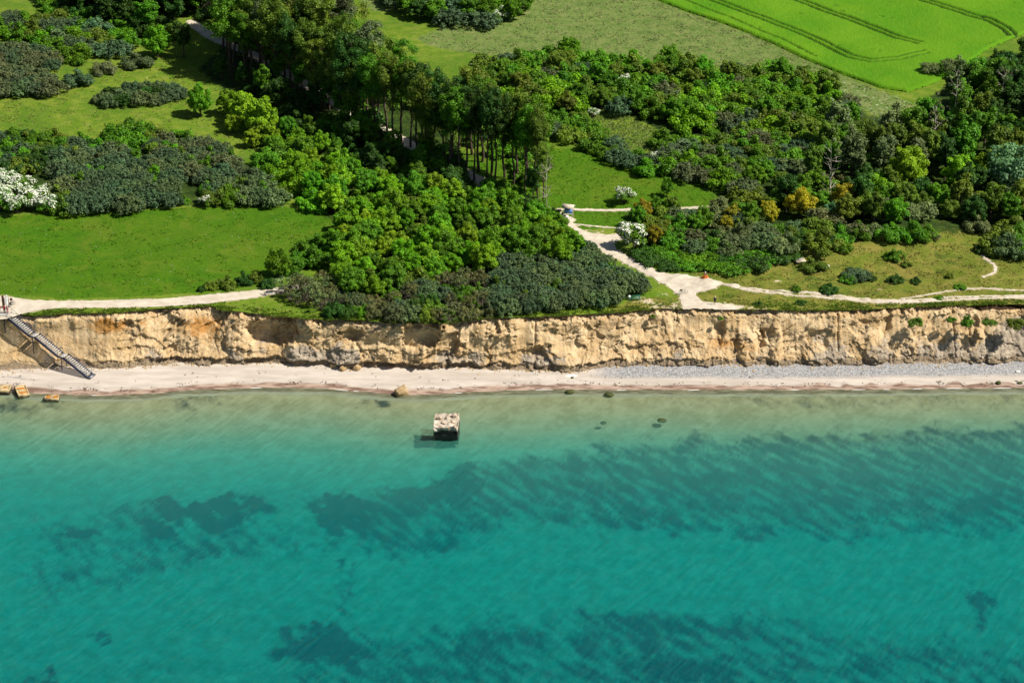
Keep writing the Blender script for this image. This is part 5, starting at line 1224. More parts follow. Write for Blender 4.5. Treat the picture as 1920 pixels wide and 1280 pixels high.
for (x, y, z, d, sd) in [(-1.3, .6, 4.35, (.9, .6, .4), 3), (.2, .9, 4.4, (1.1, .5, .35), 4), (1.4, 1.1, 4.5, (.8, .7, .5), 5), (-.4, -.7, 4.15, (.7, .5, .3), 6), (1.2, -.5, 4.2, (.6, .6, .3), 7)]:
    o = link('rubble', rock_mesh('rubble', d, sd, M['concrete'], 5, .3, .6), bk, (x, y, z)); o.rotation_euler = (.2, .3, sd)
tb = MB()
for k in range(5): tb.path([(-1.6 + k * .8, 1.6, 4.2), (-1.5 + k * .8, 1.7, 4.7 + .1 * (k % 3)), (-1.3 + k * .8, 1.5, 4.95)], .025, 4)
tb.obj('bent_rebar', [simple('rusty_iron', (0.16, 0.06, 0.03), .9)], bk)
rock('claystone_block', 753, 740, -0.1, (2.2, 1.6, 1.7), 31, M['claystone'], 'tilted ochre block standing at the waterline near the middle of the beach', 'rock', (12, -18, 25), None, 8, .25, .6, .25)
gr = 'three fallen blocks at the cliff foot'
rock('fallen_block', 625, 688, 1.05, (1.3, 1.0, .9), 32, M['claystone'], 'leftmost of the three fallen ochre blocks at the cliff foot', 'rock', (0, 20, 10), gr, sink=.15)
rock('fallen_block', 645, 693, .95, (1.7, 1.2, 1.1), 33, M['claystone'], 'middle and largest of the three fallen ochre blocks at the cliff foot', 'rock', (10, -14, 40), gr, sink=.2)
rock('fallen_block', 669, 693, .95, (1.3, 1.3, 1.2), 34, M['claystone'], 'pointed right hand one of the three fallen ochre blocks at the cliff foot', 'rock', (25, 15, 70), gr, sink=.2)
rock('shore_boulder', 1068, 735, 0, (1.5, 1.1, .6), 35, M['darkrock'], 'dark algae covered stone awash at the waterline below the white debris', 'rock', (0, 0, 10), None, boxy=.1, sink=.25)
rock('shore_boulder', 1142, 740, 0, (1.6, 1.1, .6), 36, M['darkrock'], 'dark green stone awash just off the beach, right of the other dark one', 'rock', (0, 0, -8), None, boxy=.1, sink=.25)
rock('shore_boulder', 1241, 789, -.3, (1.5, 1.2, .5), 37, M['darkrock'], 'dark round stone just under the water off the pebble beach', 'rock', (0, 0, -8), None, boxy=.1, sink=.15)
rock('shore_boulder', 1131, 793, -.3, (1.0, .8, .4), 38, M['darkrock'], 'small dark stone just under the water, left of the round one', 'rock', (0, 0, 8), None, boxy=.1, sink=.15)
rock('shore_boulder', 1872, 720, .15, (.9, .8, .7), 39, M['darkrock'], 'small dark boulder on the wet sand near the right edge', 'rock', (0, 0, 8), None, boxy=.1, sink=.1)
rock('shore_boulder', 1912, 719, .15, (1.1, .7, .4), 40, M['darkrock'], 'flat dark stone on the wet sand at the right edge', 'rock', (0, 0, 8), None, boxy=.1, sink=.1)
rock('white_boulder', 1908, 698, .7, (.8, .5, .4), 41, M['chalk'], 'white stone on the pebble band near the right edge', 'rock', (0, 0, 8), None, sink=.05)
rock('white_boulder', 1550, 500, 0, (1.1, .6, .35), 42, M['chalk'], 'pale flat stone in the dune grass right of the square slab', 'rock', (0, 0, 8), None, sink=.05, on='land')
for i, (px, py, d, m_, lab) in enumerate([(1057, 702, (.5, .5, .5), 'darkrock', 'small dark stone on the white debris on the beach, upper one'), (1073, 710, (.6, .5, .4), 'darkrock', 'small dark stone on the white debris on the beach, lower one'),
                                           (1065, 706, (.9, .6, .3), 'chalk', 'larger chalk lump in the white debris on the beach'), (1082, 704, (.6, .5, .3), 'chalk', 'right hand chalk lump in the white debris on the beach'), (1413, 697, (.6, .5, .3), 'claystone', 'small ochre stone lying on the pebble band'),
                                           (1408, 689, (.9, .6, .5), 'claystone', 'ochre block at the foot of the cliff beside the pebble band')]):
    rock('beach_stone', px, py, .75, d, 50 + i, M[m_], lab, 'stone', (0, 0, i * 30), None, 5)
# yellow-stained slabs at the left
def slab(px, py, zc, w, d, h, rx, ry, rz, label, spots):
    x, y = PZ(px, py, zc)
    s = empty('concrete_slab', (float(x), float(y), zc), 0); s.rotation_euler = (R(rx), R(ry), R(rz)); tag(s, label, 'concrete block', 'yellow stained concrete blocks at the left shore')
    me = rock_mesh('block', (w, d, h), int(px) + 3, M['slab'], 9, .035, .96); o = link('block', me, s, (0, 0, h / 2))
    r = MB()
    for (cx, cy, a, b_) in [(0, d / 2 - .12, w, .22), (0, -d / 2 + .12, w, .22), (w / 2 - .12, 0, .22, d - .5), (-w / 2 + .12, 0, .22, d - .5)]: r.box((cx, cy, h + .03), (a * .97, b_, .14))
    r.obj('rim', [M['slab']], s)
    for i, (cx, cy, a, b_) in enumerate(spots):
        m = rock_mesh('rust_patch', (a, b_, .09), 5 + i, M['rust'], 6, .3, .1); link('rust_patch', m, s, (cx, cy, h + .02))
slab(98, 751, -.35, 2.6, 1.7, .75, 0, 0, 0, 'yellow topped concrete block alone in the shallow water, orange rust at both ends', [(-.7, .1, .8, .9), (.75, 0, .9, .9)])
slab(41, 740, -.3, 2.1, 3.3, .95, 9, 4, 25, 'tilted yellow concrete block half on the sand, two orange rust stripes', [(.0, .7, 1.4, .5), (.15, -.6, 1.5, .6)])
slab(4, 736, -.2, 3.2, 2.2, 1.0, 0, 0, -3, 'yellowish concrete block cut by the left edge of the picture', [(.6, .2, .6, .5)])
# square slab in the dune grass
x, y, z = P(1500, 490); sl = empty('square_slab', (float(x), float(y), float(z) - .1), R(12)); tag(sl, 'square concrete cover slab in the dune grass beside a bush', 'slab')
mb = MB(); mb.box((0, 0, .35), (1.9, 1.9, .28)); mb.obj('slab', [M['concrete']], sl)
mb = MB(); mb.box((0, 0, .12), (1.5, 1.5, .3)); mb.obj('plinth', [M['greyrock']], sl)
mb = MB(); mb.box((0, 0, .52), (1.1, 1.1, .06)); mb.obj('lid', [M['greyrock']], sl)
# driftwood
def drift(px, py, zc, pts, r, label):
    x, y = PZ(px, py, zc); mb = MB(); mb.path(pts, r, 6); mb.path([pts[1], (pts[1][0] - .5, pts[1][1] + .5, pts[1][2] + .25)], [r[1] * .6, r[1] * .2], 5); mb.path([pts[-2], (pts[-2][0] + .4, pts[-2][1] + .1, pts[-2][2] + .6)], [r[-2] * .6, r[-2] * .3], 5)
    o = mb.obj('driftwood', [M['bark']], None, (float(x), float(y), zc)); tag(o, label, 'driftwood')
drift(1628, 692, .62, [(-1.8, .2, .05), (-.8, -.1, .18), (.2, 0, .2), (1.1, .1, .25), (2.2, .15, .3)], [.06, .15, .16, .12, .06], 'dark driftwood log lying on the pebble band, longer of the two')
drift(1736, 692, .65, [(-1.8, -.4, .03), (-.7, 0, .1), (.3, .2, .12), (1.2, .1, .1)], [.03, .06, .07, .05], 'thin driftwood branch on the pebble band, right of the dark log')
# crumbled lumps along the cliff foot
rs = np.random.RandomState(77); V = []; F = []; k = 0
base = rock_mesh('lump', (1, 1, 1), 9, M['claystone'], 3, .3, .4)
bv = np.array([v.co[:] for v in base.vertices]); bf = np.array([list(p.vertices) for p in base.polygons])
for i in range(1500):
    x = rs.uniform(-104, 104); d = rs.exponential(.55) * (1.6 if 38 < x < 100 or -38 < x < -25 else .7)
    if rs.rand() < .35 and not (38 < x < 100): continue
    s = rs.uniform(.10, .38) * (1.3 if rs.rand() < .12 else 1); y = float(toe_y(x)) - d + .35
    a = rs.rand() * 6.3; c, sn = math.cos(a), math.sin(a); w = bv * np.array([s, s * rs.uniform(.6, 1), s * rs.uniform(.5, .9)])
    w = np.stack([w[:, 0] * c - w[:, 1] * sn + x, w[:, 0] * sn + w[:, 1] * c + y, w[:, 2] + ZTOE - .18 * d + s * .1], 1)
    V.append(w); F.append(bf + k); k += len(bv)
o = link('cliff_rubble', mesh_np('cliff_rubble', np.concatenate(V), np.concatenate(F), [M['claystone']])); tag(o, 'small crumbled earth lumps scattered along the foot of the cliff', 'rubble', kind='stuff')
# thin foam lines where ripples break
mf = NT('foam'); fm_ = mf.done(mf.pbr((.8, .8, .78), .7)); V = []; F = []; k = 0
for (px, L_) in [(28, 1.2), (180, .9), (640, 2.6), (668, 1.0), (1020, 3.2), (1165, 1.8), (1300, 2), (1610, 2.6), (1662, 1.2), (1790, 3.0), (1880, 3.4), (1490, 1.6), (480, 2), (860, 1.5), (1720, 1.6)]:
    x0 = float(PZ(px, 730, 0)[0]); xs_ = np.linspace(x0 - L_ / 2, x0 + L_ / 2, 12); ys_ = shore_y(xs_) - .12 - .25 * ((xs_ - x0) / L_) ** 2; w = .06 * np.sqrt(np.clip(1 - ((xs_ - x0) / (L_ / 2)) ** 2, 0.02, 1))
    a = np.stack([xs_, ys_ + w, xs_ * 0 + .07], 1); b_ = np.stack([xs_, ys_ - w, xs_ * 0 + .045], 1)
    V += [a, b_]; F += [[k + i, k + 12 + i, k + 13 + i, k + 1 + i] for i in range(11)]; k += 24
o = link('foam', mesh_np('foam', np.concatenate(V), np.array(F), [fm_])); tag(o, 'thin white foam lines along the waterline', 'foam', kind='stuff')
# shrubs rooted on the cliff face
for (px, py, zc, h, w_, lab) in [(1716, 604, 8.6, 1.5, 1.1, 'green bush growing out of the cliff face, leftmost of the row at the right'), (1814, 604, 8.6, 1.6, 1.1, 'green bush growing out of the cliff face, middle of the row at the right'), (1784, 598, 8.9, .9, 1.3, 'small green bush on the cliff face left of the middle one'),
                                 (1856, 604, 8.6, 1.0, 1.6, 'low olive bush on the cliff face right of the middle one'), (1906, 608, 8.4, 1.6, 1.4, 'olive bush on the cliff face at the right edge'), (1352, 595, 9.0, .6, 1.0, 'tiny bush hanging on the cliff below the chalk plaza'), (1224, 590, 9.3, .6, 1.0, 'tiny bush hanging on the cliff left of the plaza')]:
    x, y = PZ(px, py, zc); plant('bush', float(x), float(y), h, 'olive' if 'olive' in lab else 'mid', lab, None, w_, 0, zc - .4)

# ------------------------------------------------------------------ stairs
bpt = [PZ(16, 590, 9.75), PZ(64, 630, 6.85), PZ(117, 666, 3.95), PZ(168, 704, 1.05)]
bpt = [Vector((float(a), float(b_), 0)) for a, b_ in bpt]
T0, F0 = bpt[0], bpt[3]; hd = (F0 - T0).normalized(); tot = (F0 - T0).length; side = Vector((-hd.y, hd.x, 0))
ang = math.atan2(hd.y, hd.x)
st_root = empty('beach_stairs', (T0.x, T0.y, 0), 0)
tag(st_root, 'long grey metal staircase with pale treads leading from the cliff top to the beach', 'stairs')
LAND = 1.15; run = (tot - 2 * LAND) / 3; zt_, zb_ = 9.75, float(np.interp(0, [0, 1], [1.15, 1])); drop = (zt_ - zb_) / 3; NS = 13
Wd = 1.6
rotz = Matrix.Rotation(ang, 3, 'Z')
def at_(s, l, z): 
    v = hd * s + side * l; return Vector((v.x, v.y, z))
tread_me = MB().box((0, 0, 0), (.36, Wd - .10, .08), rotz).mesh('tread', [M['tread']])
post_me = MB().tube((0, 0, 0), (0, 0, 1.05), .028, None, 5).mesh('railing_post', [M['steel']])
s0 = 0; z0 = zt_
landz = []
for fl in range(3):
    s1 = s0 + run; z1 = z0 - drop
    for i in range(1, NS):
        f = i / NS; link('tread', tread_me, st_root, at_(s0 + run * f, 0, z0 - drop * f + .03))
    slope = math.atan2(-drop, run); L_ = math.hypot(run, drop)
    for l in (-Wd / 2, Wd / 2):
        mb = MB(); mb.box((0, 0, 0), (L_ + .1, .09, .50), rotz @ Matrix.Rotation(-slope, 3, 'Y')); mb.obj('stringer', [M['blue']], st_root, at_((s0 + s1) / 2, l, (z0 + z1) / 2 - .14))
        for hz_, rr in ((1.05, .035), (.72, .02), (.40, .02)):
            mb = MB(); mb.tube((0, 0, 0), at_(s1, l, z1 + hz_) - at_(s0, l, z0 + hz_), rr, None, 5); mb.obj('handrail', [M['steel']], st_root, at_(s0, l, z0 + hz_))
        for i in range(5): link('railing_post', post_me, st_root, at_(s0 + run * i / 4.0 * .98 + .05, l, z0 - drop * i / 4.0 * .98 - .02))
    if fl < 2:
        mb = MB(); mb.box((0, 0, 0), (LAND, Wd, .07), rotz); mb.obj('landing', [M['tread']], st_root, at_(s1 + LAND / 2, 0, z1 - .01))
        for l in (-Wd / 2, Wd / 2):
            mb = MB(); mb.box((0, 0, 0), (LAND, .07, .30), rotz); mb.obj('landing_edge', [M['blue']], st_root, at_(s1 + LAND / 2, l, z1 - .16))
            for hz_ in (1.05, .6):
                mb = MB(); mb.tube((0, 0, 0), at_(LAND, 0, 0), .028, None, 5); mb.obj('handrail', [M['steel']], st_root, at_(s1, l, z1 + hz_))
            mb = MB(); mb.tube((0, 0, 0), (0, 0, z1 - .3 - .2), .08, None, 6); mb.obj('support', [M['blue']], st_root, at_(s1 + LAND / 2, l * .9, .2))
        mb = MB(); mb.tube(at_(0, -Wd / 2, -1.6), at_(0, Wd / 2, -.3), .04, None, 5); mb.obj('brace', [M['blue']], st_root, at_(s1 + LAND / 2, 0, z1))
        s1 += LAND
    s0, z0 = s1, z1
mb = MB(); mb.box((0, 0, 0), (.9, Wd + .1, .22), rotz); mb.obj('foot_step', [M['steel']], st_root, at_(s0 + .35, 0, zb_ - .06))
# top platform
pf = empty('viewing_platform', (T0.x, T0.y, 0)); tag(pf, 'dark blue edged platform at the head of the staircase, cut by the left edge', 'platform')
deck_len = 9.0
for k in range(30):
    if k == 0: pl_me = MB().box((0, 0, 0), (.27, 2.2, .05)).mesh('plank', [M['tread']])
    link('plank', pl_me, pf, (-.15 - k * .3, .35, zt_))
for dy in (-.78, 1.48):
    mb = MB(); mb.box((0, 0, 0), (deck_len, .10, .50)); mb.obj('edge_beam', [M['blue']], pf, (-deck_len / 2, dy, zt_ - .24))
mb = MB(); mb.box((0, 0, 0), (.10, 1.0, .5)); mb.obj('end_beam', [M['blue']], pf, (.0, 1.0, zt_ - .24))
for k in range(7):
    link('railing_post', post_me, pf, (-.1 - k * 1.4, -.76, zt_)); 
    if k % 2 == 0:
        mb = MB(); mb.tube((0, 0, 0), (.0, 0, -6.5 + .0), .10, None, 6); mb.obj('support', [M['blue']], pf, (-.8 - k * 1.4, -.6, zt_ - .4))
for hz_ in (1.05, .7, .35):
    mb = MB(); mb.tube((0, 0, 0), (-deck_len, 0, 0), .025, None, 5); mb.obj('handrail', [M['steel']], pf, (0, -.76, zt_ + hz_))

# ------------------------------------------------------------------ boards, posts, bench, bin
M['blueboard'] = simple('blue_map_board', (0.12, 0.24, 0.55), .4, .4, 1.5)
M['white'] = simple('white_paint', (.78, .77, .74), .6, .1); M['wood'] = simple('weathered_wood', (.55, .46, .34), .85, .25, 4); M['brown'] = simple('brown_wood', (.13, .06, .045), .8, .3)
M['green'] = simple('green_paint', (.02, .16, .10), .5, .2); M['ltgreen'] = simple('pale_green_enamel', (.30, .48, .36), .5, .2); M['pole'] = simple('pale_blue_paint', (.55, .70, .78), .5, .1)
x, y, z = P(1066, 407); x, y, z = map(float, (x, y, z))
sh = empty('information_shelter', (x, y, z), R(-18)); tag(sh, 'small roofed information board with a blue panel at the head of the chalk path', 'information board')
for sx in (-.95, .95):
    for (dy, ty_) in ((-.75, 0), (.55, 0)):
        mb = MB(); mb.tube((sx, dy, -.3), (sx * .95, dy * .35, 2.45), .06, .05, 6); mb.obj('post', [M['wood']], sh)
for sg in (-1, 1):
    rm = Matrix.Rotation(R(-32 * sg), 3, 'X'); mb = MB(); mb.box((0, -.42 * sg * -1, 2.55), (2.5, 1.05, .06), rm); mb.obj('roof_slope', [M['wood'] if sg < 0 else M['white']], sh)
mb = MB(); mb.box((0, -.12, 1.5), (1.75, .06, 1.25), Matrix.Rotation(R(-14), 3, 'X')); mb.obj('panel', [M['blueboard']], sh)
mb = MB(); rm = Matrix.Rotation(R(-14), 3, 'X')
for (cx2, cz2, a, b_) in [(0, 2.15, 1.9, .08), (0, .86, 1.9, .08)]: mb.box((cx2, -.12 - (cz2 - 1.5) * -.25, cz2), (a, .09, b_), rm)
mb.obj('panel_frame', [M['white']], sh)
mb = MB(); mb.box((-.3, -.75, .45), (1.1, .5, .08)); mb.box((-.75, -.75, .2), (.1, .4, .5)); mb.box((.15, -.75, .2), (.1, .4, .5)); mb.obj('lectern_shelf', [M['white']], sh)
# signs at the head of the stairs
x, y, z = P(7, 577); o = MB().box((0, 0, 1.2), (.38, .18, 2.4)).box((0, 0, 2.44), (.46, .26, .08)).obj('wooden_post', [M['brown']], None, (float(x), float(y), float(z))); tag(o, 'thick dark brown post at the head of the stairs', 'post')
x, y, z = P(13, 577); sg_ = empty('slatted_sign', (float(x), float(y), float(z)), R(10)); tag(sg_, 'slatted notice board on two dark posts behind the brown post', 'sign')
for sx in (-.4, .4): MB().box((sx, 0, 1.1), (.12, .12, 2.2)).obj('post', [M['brown']], sg_)
nb = MB().box((0, 0, 0), (.66, .05, .16)).mesh('slat', [M['white']])
for k in range(6): link('slat', nb, sg_, (0, -.06, .75 + k * .26))
x, y, z = P(14, 579); pl_ = empty('signpost', (float(x), float(y), float(z))); tag(pl_, 'tall pale blue pole with small top plate beside the notice board', 'signpost')
MB().tube((0, 0, -.2), (0, 0, 2.75), .07, None, 8).obj('pole', [M['pole']], pl_); MB().box((0, -.04, 2.8), (.36, .05, .24)).obj('plate', [M['white']], pl_)
# bench
x, y, z = P(1192, 563); bn = empty('park_bench', (float(x), float(y), float(z)), R(6)); tag(bn, 'green park bench at the right end of the grey scrub facing the sea', 'bench')
for k in range(4): MB().box((0, -.18 + k * .13, .46), (1.8, .10, .04)).obj('seat_slat', [M['green']], bn)
for k in range(3): MB().box((0, .30 + k * .03, .60 + k * .14), (1.8, .04, .10)).obj('back_slat', [M['green']], bn)
for sx in (-.8, .8):
    MB().box((sx, -.15, .22), (.08, .08, .46)).obj('leg', [M['green']], bn); MB().box((sx, .28, .45), (.08, .08, .92)).obj('leg', [M['green']], bn); MB().box((sx, 0, .66), (.07, .5, .05)).obj('armrest', [M['green']], bn)
x, y, z = P(1180, 562); bi = empty('litter_bin', (float(x), float(y), float(z))); tag(bi, 'pale green litter bin left of the green bench', 'bin')
MB().tube((0, 0, 0), (0, 0, .75), .24, .28, 10).obj('body', [M['ltgreen']], bi); MB().tube((0, 0, .75), (0, 0, .92), .30, .12, 10).tube((0, 0, .92), (0, 0, .93), .12, .001, 10).obj('lid', [M['white']], bi)
# bicycle(s)
M['black'] = simple('black_rubber', (.02, .02, .022), .6, .1); M['frame_paint'] = simple('dark_frame', (.05, .06, .09), .4, .1)
def ring(mb, c, r, tr, n=20):
    pts = [Vector((c[0] + r * math.cos(t), c[1], c[2] + r * math.sin(t))) for t in np.linspace(0, 2 * math.pi, n + 1)]
    mb.path(pts, tr, 4)
def bicycle(px, py, rz, label):
    x, y, z = P(px, py); b_ = empty('bicycle', (float(x), float(y), float(z) + .05), R(rz)); tag(b_, label, 'bicycle')
    for sx in (-.53, .53):
        w = MB(); ring(w, (sx, 0, .35), .34, .024); w_ = w.obj('wheel', [M['black']], b_)
        w = MB()
        for k in range(6): a = k * math.pi / 6; w.tube((sx - .33 * math.cos(a), 0, .35 - .33 * math.sin(a)), (sx + .33 * math.cos(a), 0, .35 + .33 * math.sin(a)), .005, None, 3)
        w.obj('spokes', [M['steel']], w_)
    f = MB()
    for a, c in [((-.53, 0, .35), (-.12, 0, .32)), ((-.12, 0, .32), (-.22, 0, .82)), ((-.12, 0, .32), (.36, 0, .78)), ((-.20, 0, .76), (.34, 0, .84)), ((-.53, 0, .35), (-.2, 0, .74)), ((.32, 0, .9), (.53, 0, .35))]: f.tube(a, c, .022, None, 5)
    f.obj('frame', [M['frame_paint']], b_)
    MB().box((-.24, 0, .93), (.26, .14, .06)).tube((-.22, 0, .8), (-.24, 0, .93), .015).obj('saddle', [M['black']], b_)
    MB().tube((.31, 0, .88), (.30, 0, 1.02), .018).tube((.28, -.27, 1.03), (.28, .27, 1.03), .016).obj('handlebar', [M['black']], b_)
    MB().box((-.5, 0, .78), (.36, .30, .20)).obj('carrier_bag', [M['black']], b_)
bicycle(1281, 551, 8, 'bicycle with dark pannier parked upright on the chalk plaza')
bicycle(23, 574, 60, 'bicycle held by the dark topped person near the stair head')

# ------------------------------------------------------------------ people
M['skin'] = simple('skin', (.55, .33, .23), .6, .08); M['hair_light'] = simple('fair_hair', (.55, .47, .33), .8, .1); M['hair_dark'] = simple('dark_hair', (.05, .03, .02), .8, .1)
M['hat'] = simple('white_hat', (.78, .76, .70), .8, .05)
CL = {k: simple('cloth_' + k, c, .85, .12, 6) for k, c in dict(navy=(.012, .012, .028), red=(.50, .03, .03), pink=(.62, .28, .28), orange=(.60, .16, .02), maroon=(.16, .035, .025), beige=(.55, .48, .36), grey=(.3, .3, .32)).items()}
def skin_mesh(name, verts, edges, radii, mat, sub=1):
    me = bpy.data.meshes.new(name); me.from_pydata([tuple(v) for v in verts], edges, []); o = bpy.data.objects.new('tmp', me); COL.objects.link(o)
    o.modifiers.new('s', 'SKIN'); 
    if not me.skin_vertices: 
        me.skin_vertices
    for i, r in enumerate(radii):
        sv = me.skin_vertices[0].data[i]; sv.radius = (r[0], r[1]) if isinstance(r, tuple) else (r, r); sv.use_root = (i == 0)
    ss_ = o.modifiers.new('u', 'SUBSURF'); ss_.levels = sub; ss_.render_levels = sub
    dg = bpy.context.evaluated_depsgraph_get(); ev = o.evaluated_get(dg); m2 = bpy.data.meshes.new_from_object(ev)
    bpy.data.objects.remove(o); bpy.data.meshes.remove(me)
    m2.name = name; m2.materials.clear(); m2.materials.append(mat)
    for p in m2.polygons: p.use_smooth = True
    return m2
def person(loc, rz, label, top, legs, hair, pose='stand', group=None, shorts=False):
    """joints: 0 pelvis 1 waist 2 chest 3 neck 4 head 5 crown; arms 6-11; legs 12-19; hands"""
    if pose == 'stand' or pose == 'walk':
        st = .16 if pose == 'walk' else .0
        J = dict(pel=(0, 0, .93), wai=(0, 0, 1.08), che=(0, 0, 1.32), nec=(0, .0, 1.48), hea=(0, -.02, 1.60), cro=(0, -.01, 1.70))
        for s, n in ((-1, 'l'), (1, 'r')):
            J.update({n + 'sh': (s * .17, 0, 1.40), n + 'el': (s * .24, .02 + .05 * s * (st > 0), 1.13), n + 'wr': (s * .23, -.08 - .06 * s * (st > 0), .90), n + 'ha': (s * .22, -.11, .80),
                      n + 'hi': (s * .09, 0, .88), n + 'kn': (s * .10, -.03 - st * s * .6, .49), n + 'an': (s * .10, .02 - st * s * 1.2 + .02, .08), n + 'to': (s * .11, -.14 - st * s * 1.2, .03)})
    else:
        J = dict(pel=(0, .05, .36), wai=(0, .06, .50), che=(0, .02, .72), nec=(0, -.01, .88), hea=(0, -.04, 1.0), cro=(0, -.03, 1.10))
        for s, n in ((-1, 'l'), (1, 'r')):
            J.update({n + 'sh': (s * .17, .02, .80), n + 'el': (s * .27, -.06, .58), n + 'wr': (s * .18, -.26, .48), n + 'ha': (s * .13, -.33, .47),
                      n + 'hi': (s * .09, .0, .34), n + 'kn': (s * .30, -.42, .40), n + 'an': (s * .10, -.55, .12), n + 'to': (s * .0, -.64, .06)})
    names = list(J); ix = {n: i for i, n in enumerate(names)}
    E = [('pel', 'wai'), ('wai', 'che'), ('che', 'nec'), ('nec', 'hea'), ('hea', 'cro')]
    rad = dict(pel=(.15, .11), wai=(.13, .10), che=(.15, .11), nec=.055, hea=(.085, .10), cro=.06)
    for n in 'lr':
        E += [('che', n + 'sh'), (n + 'sh', n + 'el'), (n + 'el', n + 'wr'), (n + 'wr', n + 'ha'), ('pel', n + 'hi'), (n + 'hi', n + 'kn'), (n + 'kn', n + 'an'), (n + 'an', n + 'to')]
        rad.update({n + 'sh': .062, n + 'el': .043, n + 'wr': .03, n + 'ha': (.042, .02), n + 'hi': .09, n + 'kn': .06, n + 'an': .042, n + 'to': (.045, .03)})
    r_ = empty('person', loc, R(rz)); tag(r_, label, 'person', group)
    bd = skin_mesh('body', [J[n] for n in names], [(ix[a], ix[b_]) for a, b_ in E], [rad[n] for n in names], M['skin'])
    body = link('body', bd, r_)
    # fingers and face on the head and hands
    fg = MB()
    for n in 'lr':
        h = Vector(J[n + 'ha']); w = Vector(J[n + 'wr']); d = (h - w).normalized(); sd = Vector((1, 0, 0))
        for k in range(4):
            p0 = h + sd * (-.027 + .018 * k) + d * .02; ln = (.06, .075, .07, .055)[k]; fg.tube(p0, p0 + d * ln * .6, .009, .008, 4); fg.tube(p0 + d * ln * .6, p0 + d * ln * .9 + Vector((0, -.02, -.01)), .008, .006, 4)
        fg.tube(h + sd * (-.03 if n == 'r' else .03), h + sd * (-.06 if n == 'r' else .06) + d * .03, .011, .008, 4)
    hd_ = Vector(J['hea']); fg.tube(hd_ + Vector((0, -.09, .0)), hd_ + Vector((0, -.125, -.03)), .008, .016, 4)
    fg.obj('fingers', [M['skin']], body)
    ey = MB()
    for s in (-1, 1): ey.box(hd_ + Vector((s * .035, -.102, .015)), (.022, .01, .012))
    ey.box(hd_ + Vector((0, -.098, -.055)), (.04, .01, .01)); ey.obj('eyes', [M['hair_dark']], body)
    def part(name, ns, es, grow, mat):
        ids = {n: i for i, n in enumerate(ns)}
        rr = [tuple(q + grow for q in rad[n]) if isinstance(rad[n], tuple) else rad[n] + grow for n in ns]
        link(name, skin_mesh(name, [J[n] for n in ns], [(ids[a], ids[b_]) for a, b_ in es], rr, mat), r_)
    tn = ['che', 'wai', 'lsh', 'rsh', 'lel', 'rel', 'pel']; part('shirt', tn, [('che', 'wai'), ('wai', 'pel'), ('che', 'lsh'), ('che', 'rsh'), ('lsh', 'lel'), ('rsh', 'rel')], .022, CL[top])
    ln_ = ['pel', 'lhi', 'rhi', 'lkn', 'rkn'] + ([] if shorts else ['lan', 'ran']); part('shorts' if shorts else 'trousers', ln_, [('pel', 'lhi'), ('pel', 'rhi'), ('lhi', 'lkn'), ('rhi', 'rkn')] + ([] if shorts else [('lkn', 'lan'), ('rkn', 'ran')]), .02, CL[legs])
    hr = rock_mesh('hair', (.23, .25, .19), 3, M[hair], 6, .05, .1); link('hat' if hair == 'hat' else 'hair', hr, r_, (J['hea'][0], J['hea'][1] + .03, J['hea'][2] + .07))
    return r_
def Pl(px, py, dz=0):
    x, y, z = P(px, py); return (float(x), float(y), float(z) + dz)
person(Pl(1340, 571), 160, 'person in dark clothes standing on the sandy patch at the cliff edge', 'navy', 'navy', 'hair_light', 'stand', None, True)
cush = Pl(1322, 522)
o = link('orange_bag', rock_mesh('orange_bag', (1.25, .9, .42), 8, CL['orange'], 7, .08, .2)); o.location = (cush[0], cush[1] + .1, cush[2] + .2); tag(o, 'bulky orange bag on the edge of the chalk plaza under a seated person', 'bag')
person((cush[0], cush[1], cush[2] + .26), 30, 'person in dark red top and pale hat sitting on the orange bag', 'maroon', 'orange', 'hat', 'sit')
person(Pl(22, 572), 200, 'person in dark top walking with a bicycle on the plaza above the stairs', 'navy', 'beige', 'hair_light', 'walk')
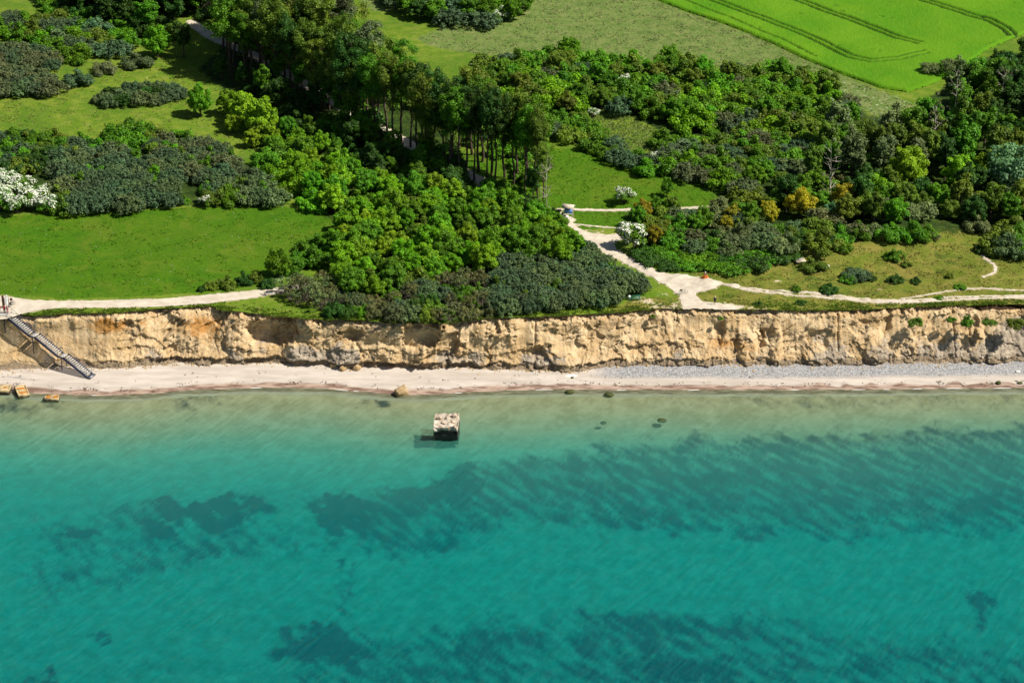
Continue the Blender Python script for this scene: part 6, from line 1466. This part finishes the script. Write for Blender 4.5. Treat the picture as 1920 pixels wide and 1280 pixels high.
person((T0.x - .85, T0.y + .65, zt_ + .02), 170, 'person in dark red at the stair head, below the brown post', 'red', 'maroon', 'hair_dark', 'stand')
person((T0.x - .25, T0.y + .5, zt_ + .02), 150, 'person in pink beside the one in dark red at the stair head', 'pink', 'pink', 'hair_light', 'stand')
person((T0.x - 1.75, T0.y + .6, zt_ + .02), 190, 'person in red at the very left edge of the platform', 'red', 'grey', 'hair_light', 'stand')

X, Y = region_pts(MEADOW_L, 9000, 21, lambda x, y, r: fbm(x / 6, y / 4, 3, 175) + .1 > r.rand(len(x)) * .5)
X2, Y2 = region_pts(MEADOW_M, 3500, 22)
X = np.concatenate([X, X2]); Y = np.concatenate([Y, Y2])
o = tufts('meadow_grass', mat_tuft('meadow_blade', (0.05, 0.14, 0.006), (0.15, 0.24, 0.02)), X, Y, gz(X, Y), .09, .5, 23, 2)
tag(o, 'slightly longer grass patches in the mown meadows', 'grass', kind='stuff')
X, Y = region_pts(MEADOW_L, 1500, 24, lambda x, y, r: (fbm(x / 5, y / 3, 3, 176) > .05) & (r.rand(len(x)) < .55))
o = tufts('meadow_flowers', mat_tuft('flower_heads', (0.45, 0.48, 0.25), (0.75, 0.75, 0.62)), X, Y, gz(X, Y) + .04, .07, .16, 25, 2)
tag(o, 'tiny white flower heads scattered over the left meadow', 'flowers', kind='stuff')
rs = np.random.RandomState(91); n = 1500
X = rs.uniform(-104, 104, n); off_ = 1.7 + .5 * np.sin(X / 5) + rs.normal(size=n) * .35 + (rs.rand(n) < .25) * rs.rand(n) * 3
Y = shore_y(X) + off_; ok = fbm(X / 3, X * 0, 3, 177) + .1 > rs.rand(n) * .4; X, Y, off_ = X[ok], Y[ok], off_[ok]
zz = ZTOE * np.clip(off_ / np.maximum(toe_y(X) - shore_y(X), 2), 0, 1) ** .8 + .08
o = tufts('wrack_line', mat_tuft('dried_weed', (0.05, 0.035, 0.02), (0.18, 0.13, 0.09)), X, Y, zz, .08, .32, 26, 2)
tag(o, 'broken line of dark washed up seaweed and stones along the beach', 'seaweed', kind='stuff')
